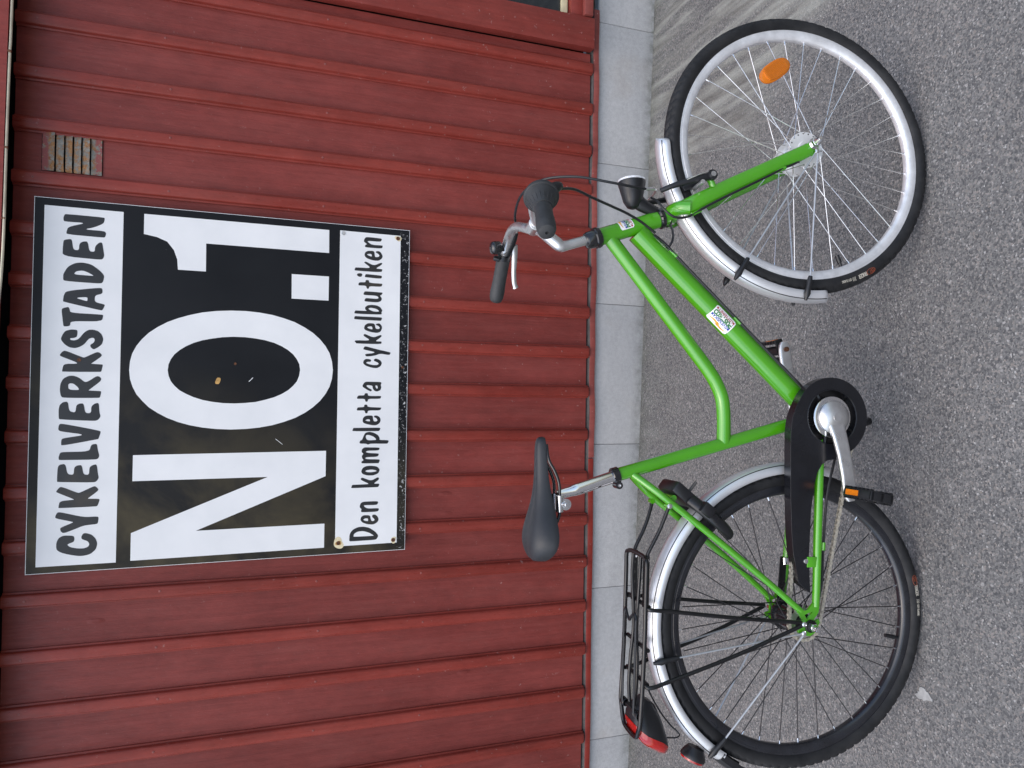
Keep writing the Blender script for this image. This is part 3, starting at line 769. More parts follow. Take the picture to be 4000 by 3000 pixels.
for loops in BOT:
    lp = [chaikin([sxy(*p) for p in l], 2, 0.2) for l in loops]
    MB().prism(lp, s3, 0.0034, 0.0043).build('letter', 'ink', plate, smooth=0)
for k, (x, z) in enumerate([(582, 1270), (580, 1068), (-551, 1067), (-552, 1268)]):
    a, b = sxy(x, z)
    if k:
        for (mt, sz, h1) in (('rust_halo', 1.0, 0.0040), ('rust_stain', 0.5, 0.0041)):
            st = []
            p0 = random.uniform(0, 6)
            for q in range(28):
                t = 2 * math.pi * q / 28
                rr = (0.011 if k != 3 else 0.019) * sz * (1 + 0.18 * math.sin(2 * t + p0) + 0.1 * math.sin(3 * t + 2 * p0))
                st.append((a + rr * math.cos(t), b + rr * math.sin(t) - 0.001))
            MB().prism([st], s3, 0.0034, h1).build('rust_stain', mt, plate, smooth=0)
    MB().lathe([(0.0040, 0.0074), (0.0058, 0.0068), (0.0062, 0.0040), (0.0048, 0.0028), (0.0048, 0.0)], (0, -1, 0), (a, -0.002, b), 16).build('screw', 'alu' if k == 0 else 'rust', plate)
for (x, z, r_) in ((92, 2109, 0.007), (93, 1631, 0.005), (96, 1042, 0.005)):
    a, b = sxy(x, z)
    MB().lathe([(0.0012, r_), (0.0030, r_ * 0.8), (0.0030, r_ * 0.4), (0.0022, 0.0)], (0, -1, 0), (a, -0.002, b), 14).build('screw', 'rust', back)
tp = [sxy(x, z) for x, z in ((22, 1697), (44, 1690), (42, 1676), (20, 1682))]
MB().prism([chaikin(tp, 1)], s3, 0.0009, 0.0016).build('tape_scrap', 'rust_stain', back, smooth=0)
for ln in (((32, 1586), (46, 1573), (45, 1571), (31, 1584)), ((-170, 1492), (-190, 1468), (-191, 1469), (-171, 1493))):
    MB().prism([[sxy(*p) for p in ln]], s3, 0.0009, 0.0014).build('scratch', 'sign_white', back, smooth=0)

# ------------------------------------------------------------------ small stroke lettering for stickers and tyres
FONT = {
    'A': [[(0, 0), (.3, 1), (.6, 0)], [(.12, .36), (.48, .36)]], 'C': [[(.6, .82), (.42, 1), (.18, 1), (0, .8), (0, .2), (.18, 0), (.42, 0), (.6, .18)]],
    'D': [[(0, 0), (0, 1), (.3, 1), (.55, .8), (.6, .5), (.55, .2), (.3, 0), (0, 0)]], 'E': [[(.55, 1), (0, 1), (0, 0), (.55, 0)], [(0, .52), (.45, .52)]],
    'I': [[(.1, 0), (.1, 1)]], 'K': [[(0, 0), (0, 1)], [(.58, 1), (0, .45)], [(.2, .62), (.6, 0)]], 'L': [[(0, 1), (0, 0), (.5, 0)]],
    'N': [[(0, 0), (0, 1), (.58, 0), (.58, 1)]], 'O': [[(.2, 0), (.03, .2), (0, .5), (.03, .8), (.2, 1), (.42, 1), (.59, .8), (.62, .5), (.59, .2), (.42, 0), (.2, 0)]],
    'P': [[(0, 0), (0, 1), (.4, 1), (.57, .88), (.57, .62), (.4, .48), (0, .48)]], 'R': [[(0, 0), (0, 1), (.4, 1), (.57, .88), (.57, .62), (.4, .5), (0, .5)], [(.3, .5), (.6, 0)]],
    'S': [[(.56, .84), (.42, 1), (.15, 1), (.02, .84), (.05, .62), (.3, .52), (.52, .4), (.57, .2), (.44, 0), (.14, 0), (0, .16)]],
    'T': [[(.28, 0), (.28, 1)], [(0, 1), (.56, 1)]], 'V': [[(0, 1), (.3, 0), (.6, 1)]], 'Y': [[(0, 1), (.3, .5), (.6, 1)], [(.3, .5), (.3, 0)]],
    ')': [[(0, 0), (.25, .5), (0, 1)]], ' ': [],
}
WID = {'I': .2, ' ': .35, ')': .28, 'L': .5}


def text_len(t):
    return sum(WID.get(c, .6) + .22 for c in t) - .22


def stroke_text(t, mapf, s0, t0, hgt, wd, squeeze=1.0, eps=0.0006):
    m = MB()
    x = s0
    lev = 0
    for c in t:
        for st in FONT[c]:
            for (p, q) in zip(st[:-1], st[1:]):
                p = Vector((x + p[0] * hgt * squeeze, t0 + p[1] * hgt))
                q = Vector((x + q[0] * hgt * squeeze, t0 + q[1] * hgt))
                dv = (q - p)
                L_ = dv.length
                dv /= L_
                nv = Vector((-dv.y, dv.x)) * wd / 2
                p2, q2 = p - dv * wd * 0.4, q + dv * wd * 0.4
                e = eps + 0.00002 * (lev % 9)
                lev += 1
                cs = [p2 - nv, q2 - nv, q2 + nv, p2 + nv]
                m.add([mapf(a.x, a.y, e) for a in cs], [(0, 1, 2, 3)])
        x += (WID.get(c, .6) + .22) * hgt * squeeze
    return m


def patch(mapf, s0, s1, t0, t1, e, n=10, k=10, rnd=0.0):
    m = MB()
    vs = []
    for j in range(k + 1):
        for i in range(n + 1):
            s, t = s0 + (s1 - s0) * i / n, t0 + (t1 - t0) * j / k
            if rnd:
                if i in (0, n):
                    t = min(max(t, t0 + rnd), t1 - rnd)
                if j in (0, k):
                    s = min(max(s, s0 + rnd), s1 - rnd)
            vs.append(mapf(s, t, e))
    m.add(vs, [(j * (n + 1) + i, j * (n + 1) + i + 1, (j + 1) * (n + 1) + i + 1, (j + 1) * (n + 1) + i) for j in range(k) for i in range(n)])
    return m


def lottery_sticker(parent, mapf, w_, h_, ml=None):
    base = patch(mapf, -w_ / 2, w_ / 2, -h_ / 2, h_ / 2, 0.0003, 14, 14, 0.0022 * w_ / 0.064).build('sticker', 'white_print', parent, ml)
    base['label'] = 'small white lottery sticker with gold ribbon and three lines of lettering'
    rows = (('SVENSKA', 'blue_print', 0.02, 0.145), ('POSTKOD', 'green_print', -0.215, 0.205), ('LOTTERIET', 'red_print', -0.40, 0.125))
    for (t, mt, y0, hh) in rows:
        hh *= h_
        avail = w_ * (0.86 if mt == 'green_print' else 0.70)
        sq = avail / (text_len(t) * hh)
        stroke_text(t, mapf, -avail / 2, y0 * h_, hh, hh * (0.30 if mt == 'green_print' else 0.24), sq, 0.0006).build('lettering', mt, base, smooth=0)
        if mt != 'green_print':
            for sx in (-1, 1):
                c = sx * w_ * 0.415
                patch(mapf, c - hh * .42, c + hh * .42, y0 * h_ + hh * .05, y0 * h_ + hh * .95, 0.0006, 2, 2).build('print_square', mt, base, smooth=0)
    m = MB()
    vs = []
    n = 22
    for i in range(n + 1):
        u = i / n
        s = (-0.40 + 0.80 * u) * w_
        c = (0.315 + 0.055 * math.sin(u * 2 * math.pi)) * h_
        hw = 0.055 * h_ * (0.3 + 0.7 * math.sin(math.pi * min(1, max(0, u)))) * (1.7 if 0.42 < u < 0.58 else 1.0)
        vs += [mapf(s, c - hw, 0.0006), mapf(s, c + hw, 0.0006)]
    m.add(vs, [(2 * i, 2 * i + 2, 2 * i + 3, 2 * i + 1) for i in range(n)])
    m.build('ribbon', 'gold_print', base, smooth=0)
    return base


# ------------------------------------------------------------------ bicycle (hub frame: x forward, y left, z up, rear hub at the origin)
HUB = Vector((-0.518138, 1.395154, EYE - 1.208352))
RB = Matrix(((0.9993791, -0.0265890, 0.0231193), (0.0232858, 0.9908458, 0.1329750), (-0.0264434, -0.1323541, 0.9908497)))
HR = 0.347
bike = link('bicycle', None)
bike.matrix_world = Matrix.Translation(HUB) @ RB.to_4x4() @ Matrix.Translation((0, 0, -HR))
tag(bike, 'green city bicycle with silver mudguards and black rack standing before the wall', 'bicycle')
BL = Matrix.Translation((0, 0, HR))
WB = 1.1129
STEER = 0.07143
axis_ = Vector((-math.cos(R(70)), 0, math.sin(R(70))))
FL = BL @ Matrix.Translation((WB, 0, 0)) @ Matrix.Rotation(STEER, 4, axis_)


def part(m, name, mat, ml=None, smooth=40):
    return m.build(name, mat, bike, BL if ml is None else ml, smooth)


# --- frame
HT0, HT1 = Vector((0.9215, 0, 0.360)), Vector((0.8660, 0, 0.5085))
BB = Vector((0.476, 0, -0.054))
fm = MB().tube([HT0, HT0.lerp(HT1, .04), HT0.lerp(HT1, .96), HT1], [0.0215, 0.0200, 0.0200, 0.0215], 28)
frame = part(fm, 'frame', 'green')
MB().tube([BB + Vector((0, -.036, 0)), BB + Vector((0, .036, 0))], 0.0215, 24).build('bottom_bracket', 'green', frame)
DT0, DT1 = Vector((0.488, 0, -0.0395)), Vector((0.886, 0, 0.4125))
MB().tube([DT0, DT0.lerp(DT1, .5), DT1], 0.0250, 32, flat=0.94).build('down_tube', 'green', frame)
MB().tube(cr([(0.866, 0, .4775), (0.74, 0, .3685), (.605, 0, .2525), (.5770, 0, .2290), (.548, 0, .2085), (.5127, 0, .1925), (.470, 0, .1868), (.4070, 0, .1860)], 6), 0.0163, 24).build('top_tube', 'green', frame)
ST0, ST1 = Vector((0.474, 0, -0.045)), Vector((0.3285, 0, 0.4505))
MB().tube([ST0, ST1], 0.0152, 24).build('seat_tube', 'green', frame)
for s in (-1, 1):
    MB().tube(cr([(0.331, s * .008, .4105), (.300, s * .036, .371), (.272, s * .046, .334), (.1815, s * .051, .2107), (.110, s * .057, .117), (.0330, s * .0645, .0215)], 5), [0.0086, 0.0074], 16).build('seat_stay', 'green', frame)
    MB().tube(cr([(.462, s * .026, -.049), (.415, s * .038, -.040), (.35, s * .049, -.032), (.19, s * .057, -.0245), (.100, s * .062, -.0200), (.042, s * .0655, -.0160)], 5), [0.0118, 0.0085], 16).build('chain_stay', 'green', frame)
    outer = [(0.030, 0.0316), (0.0419, 0.0259), (0.0345, 0.0150), (0.0370, 0.0060), (0.0500, -0.0060), (0.0500, -0.0235), (0.0300, -0.0205), (0.0160, -0.0100), (0.0085, -0.0085), (0.0150, -0.0205), (0.0080, -0.0245), (-0.0016, -0.0190), (-0.0136, -0.0140), (-0.0227, 0.0000), (-0.0210, 0.0142), (-0.0150, 0.0300), (-0.0060, 0.0310), (-0.0007, 0.0195), (0.0123, 0.0190)]
    hole = [(0.0255, 0.0150), (0.0330, -0.0065), (0.0135, 0.0085)]
    MB().prism([outer, hole], lambda a, b, h_, s=s: Vector((a, s * (0.0640 + h_), b)), 0.0, 0.006).build('dropout', 'green', frame, smooth=30)
MB().tube([(.283, -.04, .326), (.283, .04, .326)], 0.007, 10).build('brake_bridge', 'green', frame)
MB().tube([(.385, -.04, -.036), (.385, .04, -.036)], 0.007, 10).build('stay_bridge', 'green', frame)
adir = (DT1 - DT0).normalized()
ndir = Vector((-adir.z, 0, adir.x))
for q in ((0.841, 0.3305), (0.6955, 0.1665)):
    c = Vector((q[0], -0.0185, q[1]))
    MB().tube([c - adir * .011, c + adir * .011], 0.0048, 10).build('cable_guide', 'green', frame)
for c, dv in ((Vector((.1780, -.0600, -.0375)), Vector((1, 0, -.05))),):
    MB().tube([c - dv * .009, c + dv * .009], 0.0048, 10).build('cable_guide', 'green', frame)
MB().box((.1430, -.064, -.0060), (0.024, 0.005, 0.026), None, 0.0012).build('guard_bracket', 'green', frame)
for sgn in (-1, 1):
    MB().tube([(.2665, sgn * .052, .3425), (.2665, sgn * .038, .3425)], 0.006, 10).build('rack_boss', 'green', frame)


def dt_map(s, t, e):
    ph = R(25) + t / 0.0255
    return DT0 + adir * (0.3215 + s) + (ndir * math.sin(ph) * 1.0 + Vector((0, -1, 0)) * math.cos(ph)) * (0.02505 + e)


lottery_sticker(frame, dt_map, 0.064, 0.043)
hdir = (HT1 - HT0).normalized()
hfwd = Vector((hdir.z, 0, -hdir.x))


def ht_map(s, t, e):
    ph = R(66) + s / 0.020
    c = HT0.lerp(HT1, 0.56)
    return c + hdir * t + (Vector((0, -1, 0)) * math.cos(ph) + hfwd * math.sin(ph)) * (0.02005 + e)


lottery_sticker(frame, ht_map, 0.052, 0.034)

# --- headset, stem, handlebar (steered with the fork; f-frame origin at the front hub)
FM = FL


def fpt(x, y, z):
    return Vector((x, y, z))


HSA, HSB = Vector((-0.2475, 0, 0.5085)), Vector((-0.1905, 0, 0.3585))
hax = (HSA - HSB).normalized()
hs = MB().lathe([(0.0, 0.0225), (0.006, 0.0245), (0.012, 0.0235), (0.014, 0.0205), (0.030, 0.0195), (0.034, 0.0175), (0.036, 0.0120)], hax, HSA - hax * 0.004, 32)
part(hs, 'headset_cup', 'black_gloss', FM)
part(MB().lathe([(-0.006, 0.0215), (-0.004, 0.0242), (0.004, 0.0242), (0.007, 0.0215)], hax, HSB, 32), 'headset_cup', 'black_gloss', FM)
stem = MB().tube(cr([(-0.2550, 0, .5350), (-0.2645, 0, .5620), (-0.2725, 0, .5850), (-0.2735, 0, .5960), (-0.2660, 0, .6075), (-0.2470, 0, .6330), (-0.2350, 0, .6500)], 5), [0.0112, 0.0112, 0.0112, 0.0112, 0.0112, 0.0112, 0.0112, 0.0112, 0.0112, 0.0114, 0.0118, 0.0122, 0.0126, 0.0130, 0.0130, 0.0134, 0.0138, 0.0140, 0.0142, 0.0142, 0.0142, 0.0140, 0.0140, 0.0140, 0.0138, 0.0138, 0.0138, 0.0138, 0.0138, 0.0138, 0.0138], 20)
stem.lathe([(-0.021, 0.0150), (-0.020, 0.0170), (0.020, 0.0170), (0.021, 0.0150)], (0, 1, 0), (-0.2316, 0, .6552), 28)
stem_o = part(stem, 'stem', 'alu', FM)
MB().lathe([(0.0, 0.0035), (0.003, 0.003), (0.0035, 0.0)], (-0.75, 0, -0.6), (-0.2745, 0, .5905), 10).build('clamp_bolt', 'black_metal', stem_o)
half = [(-.2316, 0, .6552), (-.2305, .028, .6590), (-.2200, .052, .6690), (-.2080, .085, .6795), (-.2050, .118, .6845), (-.2120, .150, .6865), (-.2300, .184, .6880), (-.2592, .2199, .6892), (-.300, .253, .6912), (-.3380, .2835, .6935)]
bar_pts = cr([(x, -y, z) for (x, y, z) in reversed(half[1:])] + half, 5)
part(MB().tube(bar_pts, 0.0112, 18), 'handlebar', 'alu', FM)
GA, GB = Vector((-.2592, .2199, .6892)), Vector((-.3428, .2872, .6940))


def along(a, b, t):
    return a + (b - a) * t


for s in (-1, 1):
    A_, B_ = Vector((GA.x, s * GA.y, GA.z)), Vector((GB.x, s * GB.y, GB.z))
    ax = (B_ - A_).normalized()
    Lg = (B_ - A_).length
    g_ = MB()
    if s > 0:
        g_.lathe([(-0.012, 0.0165), (-0.010, 0.0178), (0.02, 0.0168), (0.05, 0.0170), (0.08, 0.0185), (Lg - 0.012, 0.0178), (Lg - 0.003, 0.0150), (Lg, 0.0105), (Lg + 0.0005, 0.0035), (Lg - 0.004, 0.0025)], ax, A_, 24)
    else:
        g_.lathe([(0.024, 0.0170), (0.030, 0.0176), (0.05, 0.0172), (0.08, 0.0188), (Lg - 0.012, 0.0182), (Lg - 0.003, 0.0155), (Lg, 0.0105), (Lg + 0.0005, 0.0035), (Lg - 0.004, 0.0025)], ax, A_, 24)
    part(g_, 'grip', 'grip', FM)
    if s < 0:
        sh = MB().lathe([(-0.030, 0.0180), (-0.028, 0.0320), (-0.020, 0.0350), (-0.016, 0.0350), (-0.0145, 0.0338), (-0.014, 0.0318), (0.002, 0.0245), (0.014, 0.0205), (0.0235, 0.0188), (0.024, 0.0165)], ax, A_, 36)
        for k in range(18):
            a = 2 * math.pi * k / 18
            u = ax.orthogonal().normalized()
            v_ = ax.cross(u)
            dv = u * math.cos(a) + v_ * math.sin(a)
            sh.tube([A_ + ax * 0.0005 + dv * 0.0245, A_ + ax * 0.018 + dv * 0.0188], 0.0012, 6)
        so = part(sh, 'twist_shifter', 'grip', FM)
        MB().tube(cr([(-.240, -.205, .676), (-.226, -.205, .664), (-.219, -.203, .655), (-.2150, -.199, .6480)], 4), [0.016, 0.0075], 14).build('cable_housing', 'black', so)
# brake lever and bell on the far side of the bar
bp = Vector((-.2480, .2075, .6888))
bdir = (GA - Vector((-.2300, .184, .6880))).normalized()
lv = MB().tube([bp - bdir * .010, bp + bdir * .012], 0.0160, 18)
lv.tube(cr([bp + Vector((.004, -.012, -.004)), (-.214, .172, .6725), (-.198, .160, .668)], 4), [0.012, 0.0065], 12)
lever = part(lv, 'brake_lever', 'black', FM)
MB().tube(cr([(-.222, .185, .668), (-.240, .198, .664), (-.262, .208, .662), (-.285, .220, .660), (-.305, .232, .656), (-.316, .239, .651)], 5), [0.0095, 0.0095, 0.0094, 0.0092, 0.0090, 0.0086, 0.0082, 0.0078, 0.0075, 0.0072, 0.0070, 0.0068, 0.0066, 0.0064, 0.0063, 0.0062, 0.0062, 0.0062, 0.0062, 0.0062, 0.0062, 0.0062, 0.0062, 0.0064, 0.0068, 0.0074], 12, flat=0.7).build('lever_blade', 'alu', lever)
MB().tube([(-.199, .161, .668), (-.190, .153, .666)], 0.0042, 10).build('barrel_adjuster', 'chrome', lever)
be = MB().lathe([(0.0, 0.0135), (0.004, 0.0165), (0.018, 0.0165), (0.023, 0.0150), (0.0262, 0.0110), (0.0275, 0.0)], (-0.15, -0.1, 1.0), (-.2330, .176, .7020), 28)
bell = part(be, 'bell', 'black_gloss', FM)
MB().tube([(-.2330, .184, .6900), (-.2330, .178, .7035)], 0.0075, 12).build('bell_clamp', 'black', bell)
MB().box((-.2555, .196, .7080), (.012, .010, .016), Euler((0, .3, .6)).to_matrix(), 0.002).build('bell_striker', 'black', bell)

# --- fork
cr_ = MB().tube(cr([HSB - hax * .006, HSB - hax * .022, HSB - hax * .034], 3), [0.0205, 0.0190], 24)
cr_.tube(cr([(-.178, -.052, .3060), (-.176, -.040, .3260), (-.1765, -.018, .3345), (-.1765, .018, .3345), (-.176, .040, .3260), (-.178, .052, .3060)], 5), 0.0165, 18)
fork = part(cr_, 'fork', 'green', FM)
for s in (-1, 1):
    MB().tube(cr([(-.1785, s * .047, .3180), (-.1600, s * .052, .2850), (-.1180, s * .0545, .2080), (-.0700, s * .0560, .1170), (-.0240, s * .0575, .0300), (-.0125, s * .0580, .0110)], 6), [0.0198, 0.0158], 18, flat=0.62, up=(1, 0, 0.45)).build('fork_blade', 'green', fork)
    MB().prism([[(-.024, .026), (-.006, .020), (.011, .006), (.011, -.009), (-.004, -.013), (-.020, -.010), (-.029, .004)]], lambda a, b, h_, s=s: Vector((a, s * (.0555 + h_), b)), 0, .006).build('fork_end', 'green', fork)
    MB().tube([(-.1320, s * .054, .2480), (-.1060, s * .054, .2610)], 0.0078, 14).build('brake_boss', 'green', fork)
for q in ((-.1905, -.058, .2960), (-.0725, -.064, .0880)):
    MB().tube([Vector(q) + Vector((-.006, 0, .011)), Vector(q) + Vector((.006, 0, -.011))], 0.0045, 10).build('cable_guide', 'green', fork)
MB().tube([(-.1975, -.012, .3350), (-.206, -.012, .3330)], 0.0055, 6).build('bolt', 'chrome', fork)
MB().tube([(-.1975, .012, .3350), (-.206, .012, .3330)], 0.0055, 6).build('bolt', 'chrome', fork)
# rim brake arms
for s in (-1, 1):
    ba = MB().tube(cr([(-.1040, s * .058, .2560), (-.1060, s * .061, .2720), (-.1160, s * .059, .3050), (-.1290, s * .052, .3450), (-.1400, s * .040, .3740)], 5), [0.0095, 0.0055], 12, flat=0.8)
    ba.tube([(-.1020, s * .050, .2600), (-.1020, s * .069, .2600)], 0.0120, 16)
    bo = part(ba, 'brake_arm', 'black', FM)
    MB().tube([(-.1020, s * .069, .2600), (-.1020, s * .074, .2600)], 0.0062, 12).build('pivot_bolt', 'chrome', bo)
    MB().box((-.1140, s * .024, .2900), (.052, .013, .014), Euler((0, R(62), 0)).to_matrix(), 0.003).build('brake_pad', 'black', bo)
    MB().tube([(-.1240, s * .030, .2870), (-.1240, s * .076, .2870)], 0.0052, 12).build('pad_bolt', 'alu', bo)
    MB().tube(cr([(-.0960, s * .068, .2700), (-.1040, s * .069, .2900), (-.1180, s * .063, .3200)], 4), 0.0013, 6).build('return_spring', 'steel', bo)
noodle = MB().tube(cr([(-.1420, -.050, .4000), (-.1400, -.044, .3900), (-.1360, -.030, .3800), (-.1350, -.010, .3760), (-.1350, .030, .3750)], 5), 0.0026, 8)
noodle.tube([(-.1455, -.056, .4150), (-.1420, -.050, .3985)], 0.0040, 10)
part(noodle, 'brake_noodle', 'alu', FM)


# --- wheels
def tyre_mesh(name):
    N, K = 480, 26
    RC, RT = 0.3280, 0.0190
    vs, fs = [], []
    for i in range(N):
        th = 2 * math.pi * i / N
        c, s = math.cos(th), math.sin(th)
        for k in range(K):
            ph = R(-140) + R(280) * k / (K - 1)          # 0 = crown
            rr = RT
            a = abs(math.degrees(ph))
            if a < 62:
                # chevron lugs with a plain centre rib
                sgn = 1 if ph > 0 else -1
                u = (th * 96 / (2 * math.pi) + (0.5 if sgn > 0 else 0) + a / 62 * 0.9) % 1.0
                if a > 14 and u < 0.30:
                    rr -= 0.0026
                if 44 < a < 52:
                    rr -= 0.0012
            elif a < 72:
                u = (th * 96 / (2 * math.pi) + (0.5 if ph > 0 else 0) + 0.95) % 1.0
                rr += 0.0006 if u > 0.30 else -0.0022
            elif 98 < a < 104:
                rr += 0.0005
            r = RC + rr * math.cos(ph)
            vs.append((r * c, rr * math.sin(ph), r * s))
    for i in range(N):
        j = (i + 1) % N
        for k in range(K - 1):
            fs.append((i * K + k, i * K + k + 1, j * K + k + 1, j * K + k))
    m = MB()
    m.v, m.f = vs, fs
    return m.mesh(name, 'tyre', 38)


def rim_mesh(name, mat):
    pr = [(-.0085, .2935), (-.0120, .3000), (-.0122, .3075), (-.0118, .3080), (-.0118, .3172), (-.0112, .3187), (-.0098, .3180), (-.0090, .3120), (.0090, .3120), (.0098, .3180), (.0112, .3187), (.0118, .3172), (.0118, .3080), (.0122, .3075), (.0120, .3000), (.0085, .2935), (.0050, .2915), (-.0050, .2915)]
    return MB().lathe(pr, (0, 1, 0), (0, 0, 0), 160, True).mesh(name, mat, 35)


TYRE = tyre_mesh('tyre')


def make_wheel(ml, rim_mat, spoke_mat, phase, rf, yf, lab, hub_builder):
    w_ = link('wheel', None, bike, ml)
    w_['label'] = lab
    ty = link('tyre', TYRE, w_)
    link('rim', rim_mesh('rim', rim_mat), w_)
    spoke_me = nip_me = None
    rr_, yr = 0.2935, 0.002
    for i in range(36):
        th = R(phase + 10 * i)
        side = -1 if i % 2 else 1
        k = i // 2
        tw = R(56) * (1 if k % 2 else -1)
        yy_ = side * (yf + (0.0016 if k % 2 else -0.0016))
        a = Vector((rf * math.cos(th + tw), yy_, rf * math.sin(th + tw)))
        b = Vector((rr_ * math.cos(th), side * yr, rr_ * math.sin(th)))
        Ls = (b - a).length
        if spoke_me is None:
            spoke_me = MB().tube([(0, 0, 0), (0, 0, Ls)], 0.00118, 6).mesh('spoke', spoke_mat)
            nip_me = MB().tube([(0, 0, -.0105), (0, 0, -.004), (0, 0, .0015)], [0.0017, 0.0020, 0.0021], 8).mesh('nipple', 'chrome')
        q = (b - a).to_track_quat('Z', 'Y').to_matrix().to_4x4()
        link('spoke', spoke_me, w_, Matrix.Translation(a) @ q)
        link('nipple', nip_me, w_, Matrix.Translation(b) @ q)
    hub_builder(w_)
    return w_


def front_hub(w_):
    pr = [(-.036, .012), (-.0355, .020), (-.0305, .022), (-.030, .0440), (-.0270, .0445), (-.0265, .034), (-.020, .0275), (.020, .0275), (.0265, .034), (.0270, .0445), (.030, .0440), (.0305, .022), (.0355, .020), (.036, .012)]
    MB().lathe(pr, (0, 1, 0), (0, 0, 0), 48).build('hub', 'hub_alu', w_)
    for s in (-1, 1):
        for k in range(18):
            a = 2 * math.pi * (k + .5) / 18
            MB().tube([(.0395 * math.cos(a), s * .0296, .0395 * math.sin(a)), (.0395 * math.cos(a), s * .0303, .0395 * math.sin(a))], .0019, 8).build('spoke_hole', 'dark', w_)
    MB().tube([(0, -.084, 0), (0, .084, 0)], 0.0048, 12).build('axle', 'steel', w_)
    for s in (-1, 1):
        nu = MB().tube([(0, s * .0625, 0), (0, s * .0740, 0)], 0.0108, 6)
        nu.lathe([(.0620, .0135), (.0637, .0135)], (0, s, 0), (0, 0, 0), 20)
        nu.lathe([(.0735, .0090), (.086, .0086), (.092, .0062), (.0935, 0.0)], (0, s, 0), (0, 0, 0), 16)
        nu.build('axle_nut', 'chrome', w_)
    th = R(201)
    c, s_ = math.cos(th), math.sin(th)
    MB().tube([(.292 * c, 0, .292 * s_), (.282 * c, 0, .282 * s_), (.281 * c, 0, .281 * s_), (.262 * c, 0, .262 * s_)], [0.0040, 0.0040, 0.0056, 0.0050], 12).build('valve', 'black', w_)
    # amber reflector clipped between two spokes
    th = R(19)
    ctr = Vector((.2190 * math.cos(th) - .004, -.0075, .2190 * math.sin(th) - .006))
    L0, W0 = 0.0470, 0.0225
    dirx = Vector((math.cos(R(-52)), 0, math.sin(R(-52))))
    dirz = Vector((-dirx.z, 0, dirx.x))
    m = MB()
    n = 28
    ringlev = [(1.0, 0.0), (1.0, -0.004), (0.93, -0.0055)]
    vs, fs = [], []
    for lev, (k, y) in enumerate(ringlev):
        for i in range(n):
            a = 2 * math.pi * i / n
            ca, sa = math.cos(a), math.sin(a)
            x = L0 * k * (1 if ca >= 0 else -1) * abs(ca) ** 0.75
            z = W0 * k * (1 if sa >= 0 else -1) * abs(sa) ** 0.9
            vs.append(ctr + dirx * x + dirz * z + Vector((0, y, 0)))
    for lev in range(2):
        for i in range(n):
            j = (i + 1) % n
            fs.append((lev * n + i, lev * n + j, (lev + 1) * n + j, (lev + 1) * n + i))
    fs.append(tuple(range(n)))
    fs.append(tuple(2 * n + i for i in range(n - 1, -1, -1)))
    m.add(vs, fs)
    m.prism([chaikin([(-.030, -.0175), (.030, -.0175), (.034, 0), (.030, .0175), (-.030, .0175), (-.034, 0)], 1)], lambda a, b, h_: ctr + dirx * a + dirz * b + Vector((0, -h_, 0)), .0052, .0095)
    for k in range(9):
        zz = -.0144 + .0036 * k
        m.tube([ctr + dirx * -.029 + dirz * zz + Vector((0, -.0096, 0)), ctr + dirx * .029 + dirz * zz + Vector((0, -.0096, 0))], 0.0008, 5)
    m.build('reflector', 'amber', w_)


def rear_hub(w_):
    pr = [(-.034, .016), (-.033, .030), (-.0300, .0335), (-.0295, .0365), (-.0270, .0365), (-.0260, .0310), (.0260, .0310), (.0270, .0365), (.0295, .0365), (.0300, .0340), (.038, .0340), (.040, .030), (.048, .028), (.050, .014)]
    MB().lathe(pr, (0, 1, 0), (0, 0, 0), 48).build('hub', 'black_gloss', w_)
    MB().tube([(0, -.092, 0), (0, .088, 0)], 0.0048, 12).build('axle', 'steel', w_)
    # sprocket
    pts_ = []
    for k in range(19):
        for (dr, da) in ((-.0035, -.30), (.0035, -.10), (.0035, .10), (-.0035, .30)):
            a = 2 * math.pi * (k + da) / 19
            pts_.append(((.0385 + dr) * math.cos(a), (.0385 + dr) * math.sin(a)))
    hole = [(.022 * math.cos(2 * math.pi * k / 24), .022 * math.sin(2 * math.pi * k / 24)) for k in range(24)]
    MB().prism([pts_, hole], lambda a, b, h_: Vector((a, -.0445 - h_, b)), -.0012, .0012).build('sprocket', 'steel', w_)
    for s in (-1, 1):
        nu = MB().lathe([(.0705, .0145), (.0730, .0145), (.0740, .0125), (.0780, .0120)], (0, s, 0), (0, 0, 0), 20)
        no = nu.build('axle_washer', 'black_metal', w_)
        n2 = MB().tube([(0, s * .0765, 0), (0, s * .0860, 0)], 0.0094, 6)
        n2.lathe([(.0855, .0078), (.0960, .0076), (.1010, .0060), (.1020, 0.0)], (0, s, 0), (0, 0, 0), 16)
        n2.build('axle_nut', 'chrome', w_)
    th = R(-101)
    c, s_ = math.cos(th), math.sin(th)
    MB().tube([(.292 * c, 0, .292 * s_), (.282 * c, 0, .282 * s_), (.281 * c, 0, .281 * s_), (.257 * c, 0, .257 * s_)], [0.0040, 0.0040, 0.0052, 0.0048], 12).build('valve', 'black', w_)
    # coaster brake arm to the far chain stay
    MB().box((.055, .0545, -.004), (.150, .004, .018), Euler((0, R(4), 0)).to_matrix(), .0015).build('brake_lever_arm', 'black_metal', w_)
    MB().lathe([(-.008, .0125), (.008, .0125), (.008, .0105), (-.008, .0105)], (1, 0, .06), (.122, .0605, -.0175), 18, True).build('arm_clamp', 'chrome', w_)


fw = make_wheel(FM, 'rim_silver', 'steel', 6.0, 0.0385, 0.0285, 'front wheel with silver rim, steel spokes and amber reflector', front_hub)
rw = make_wheel(BL, 'rim_black', 'spoke_black', 4.0, 0.0335, 0.0285, 'rear wheel with black rim, black spokes and chrome nipples', rear_hub)


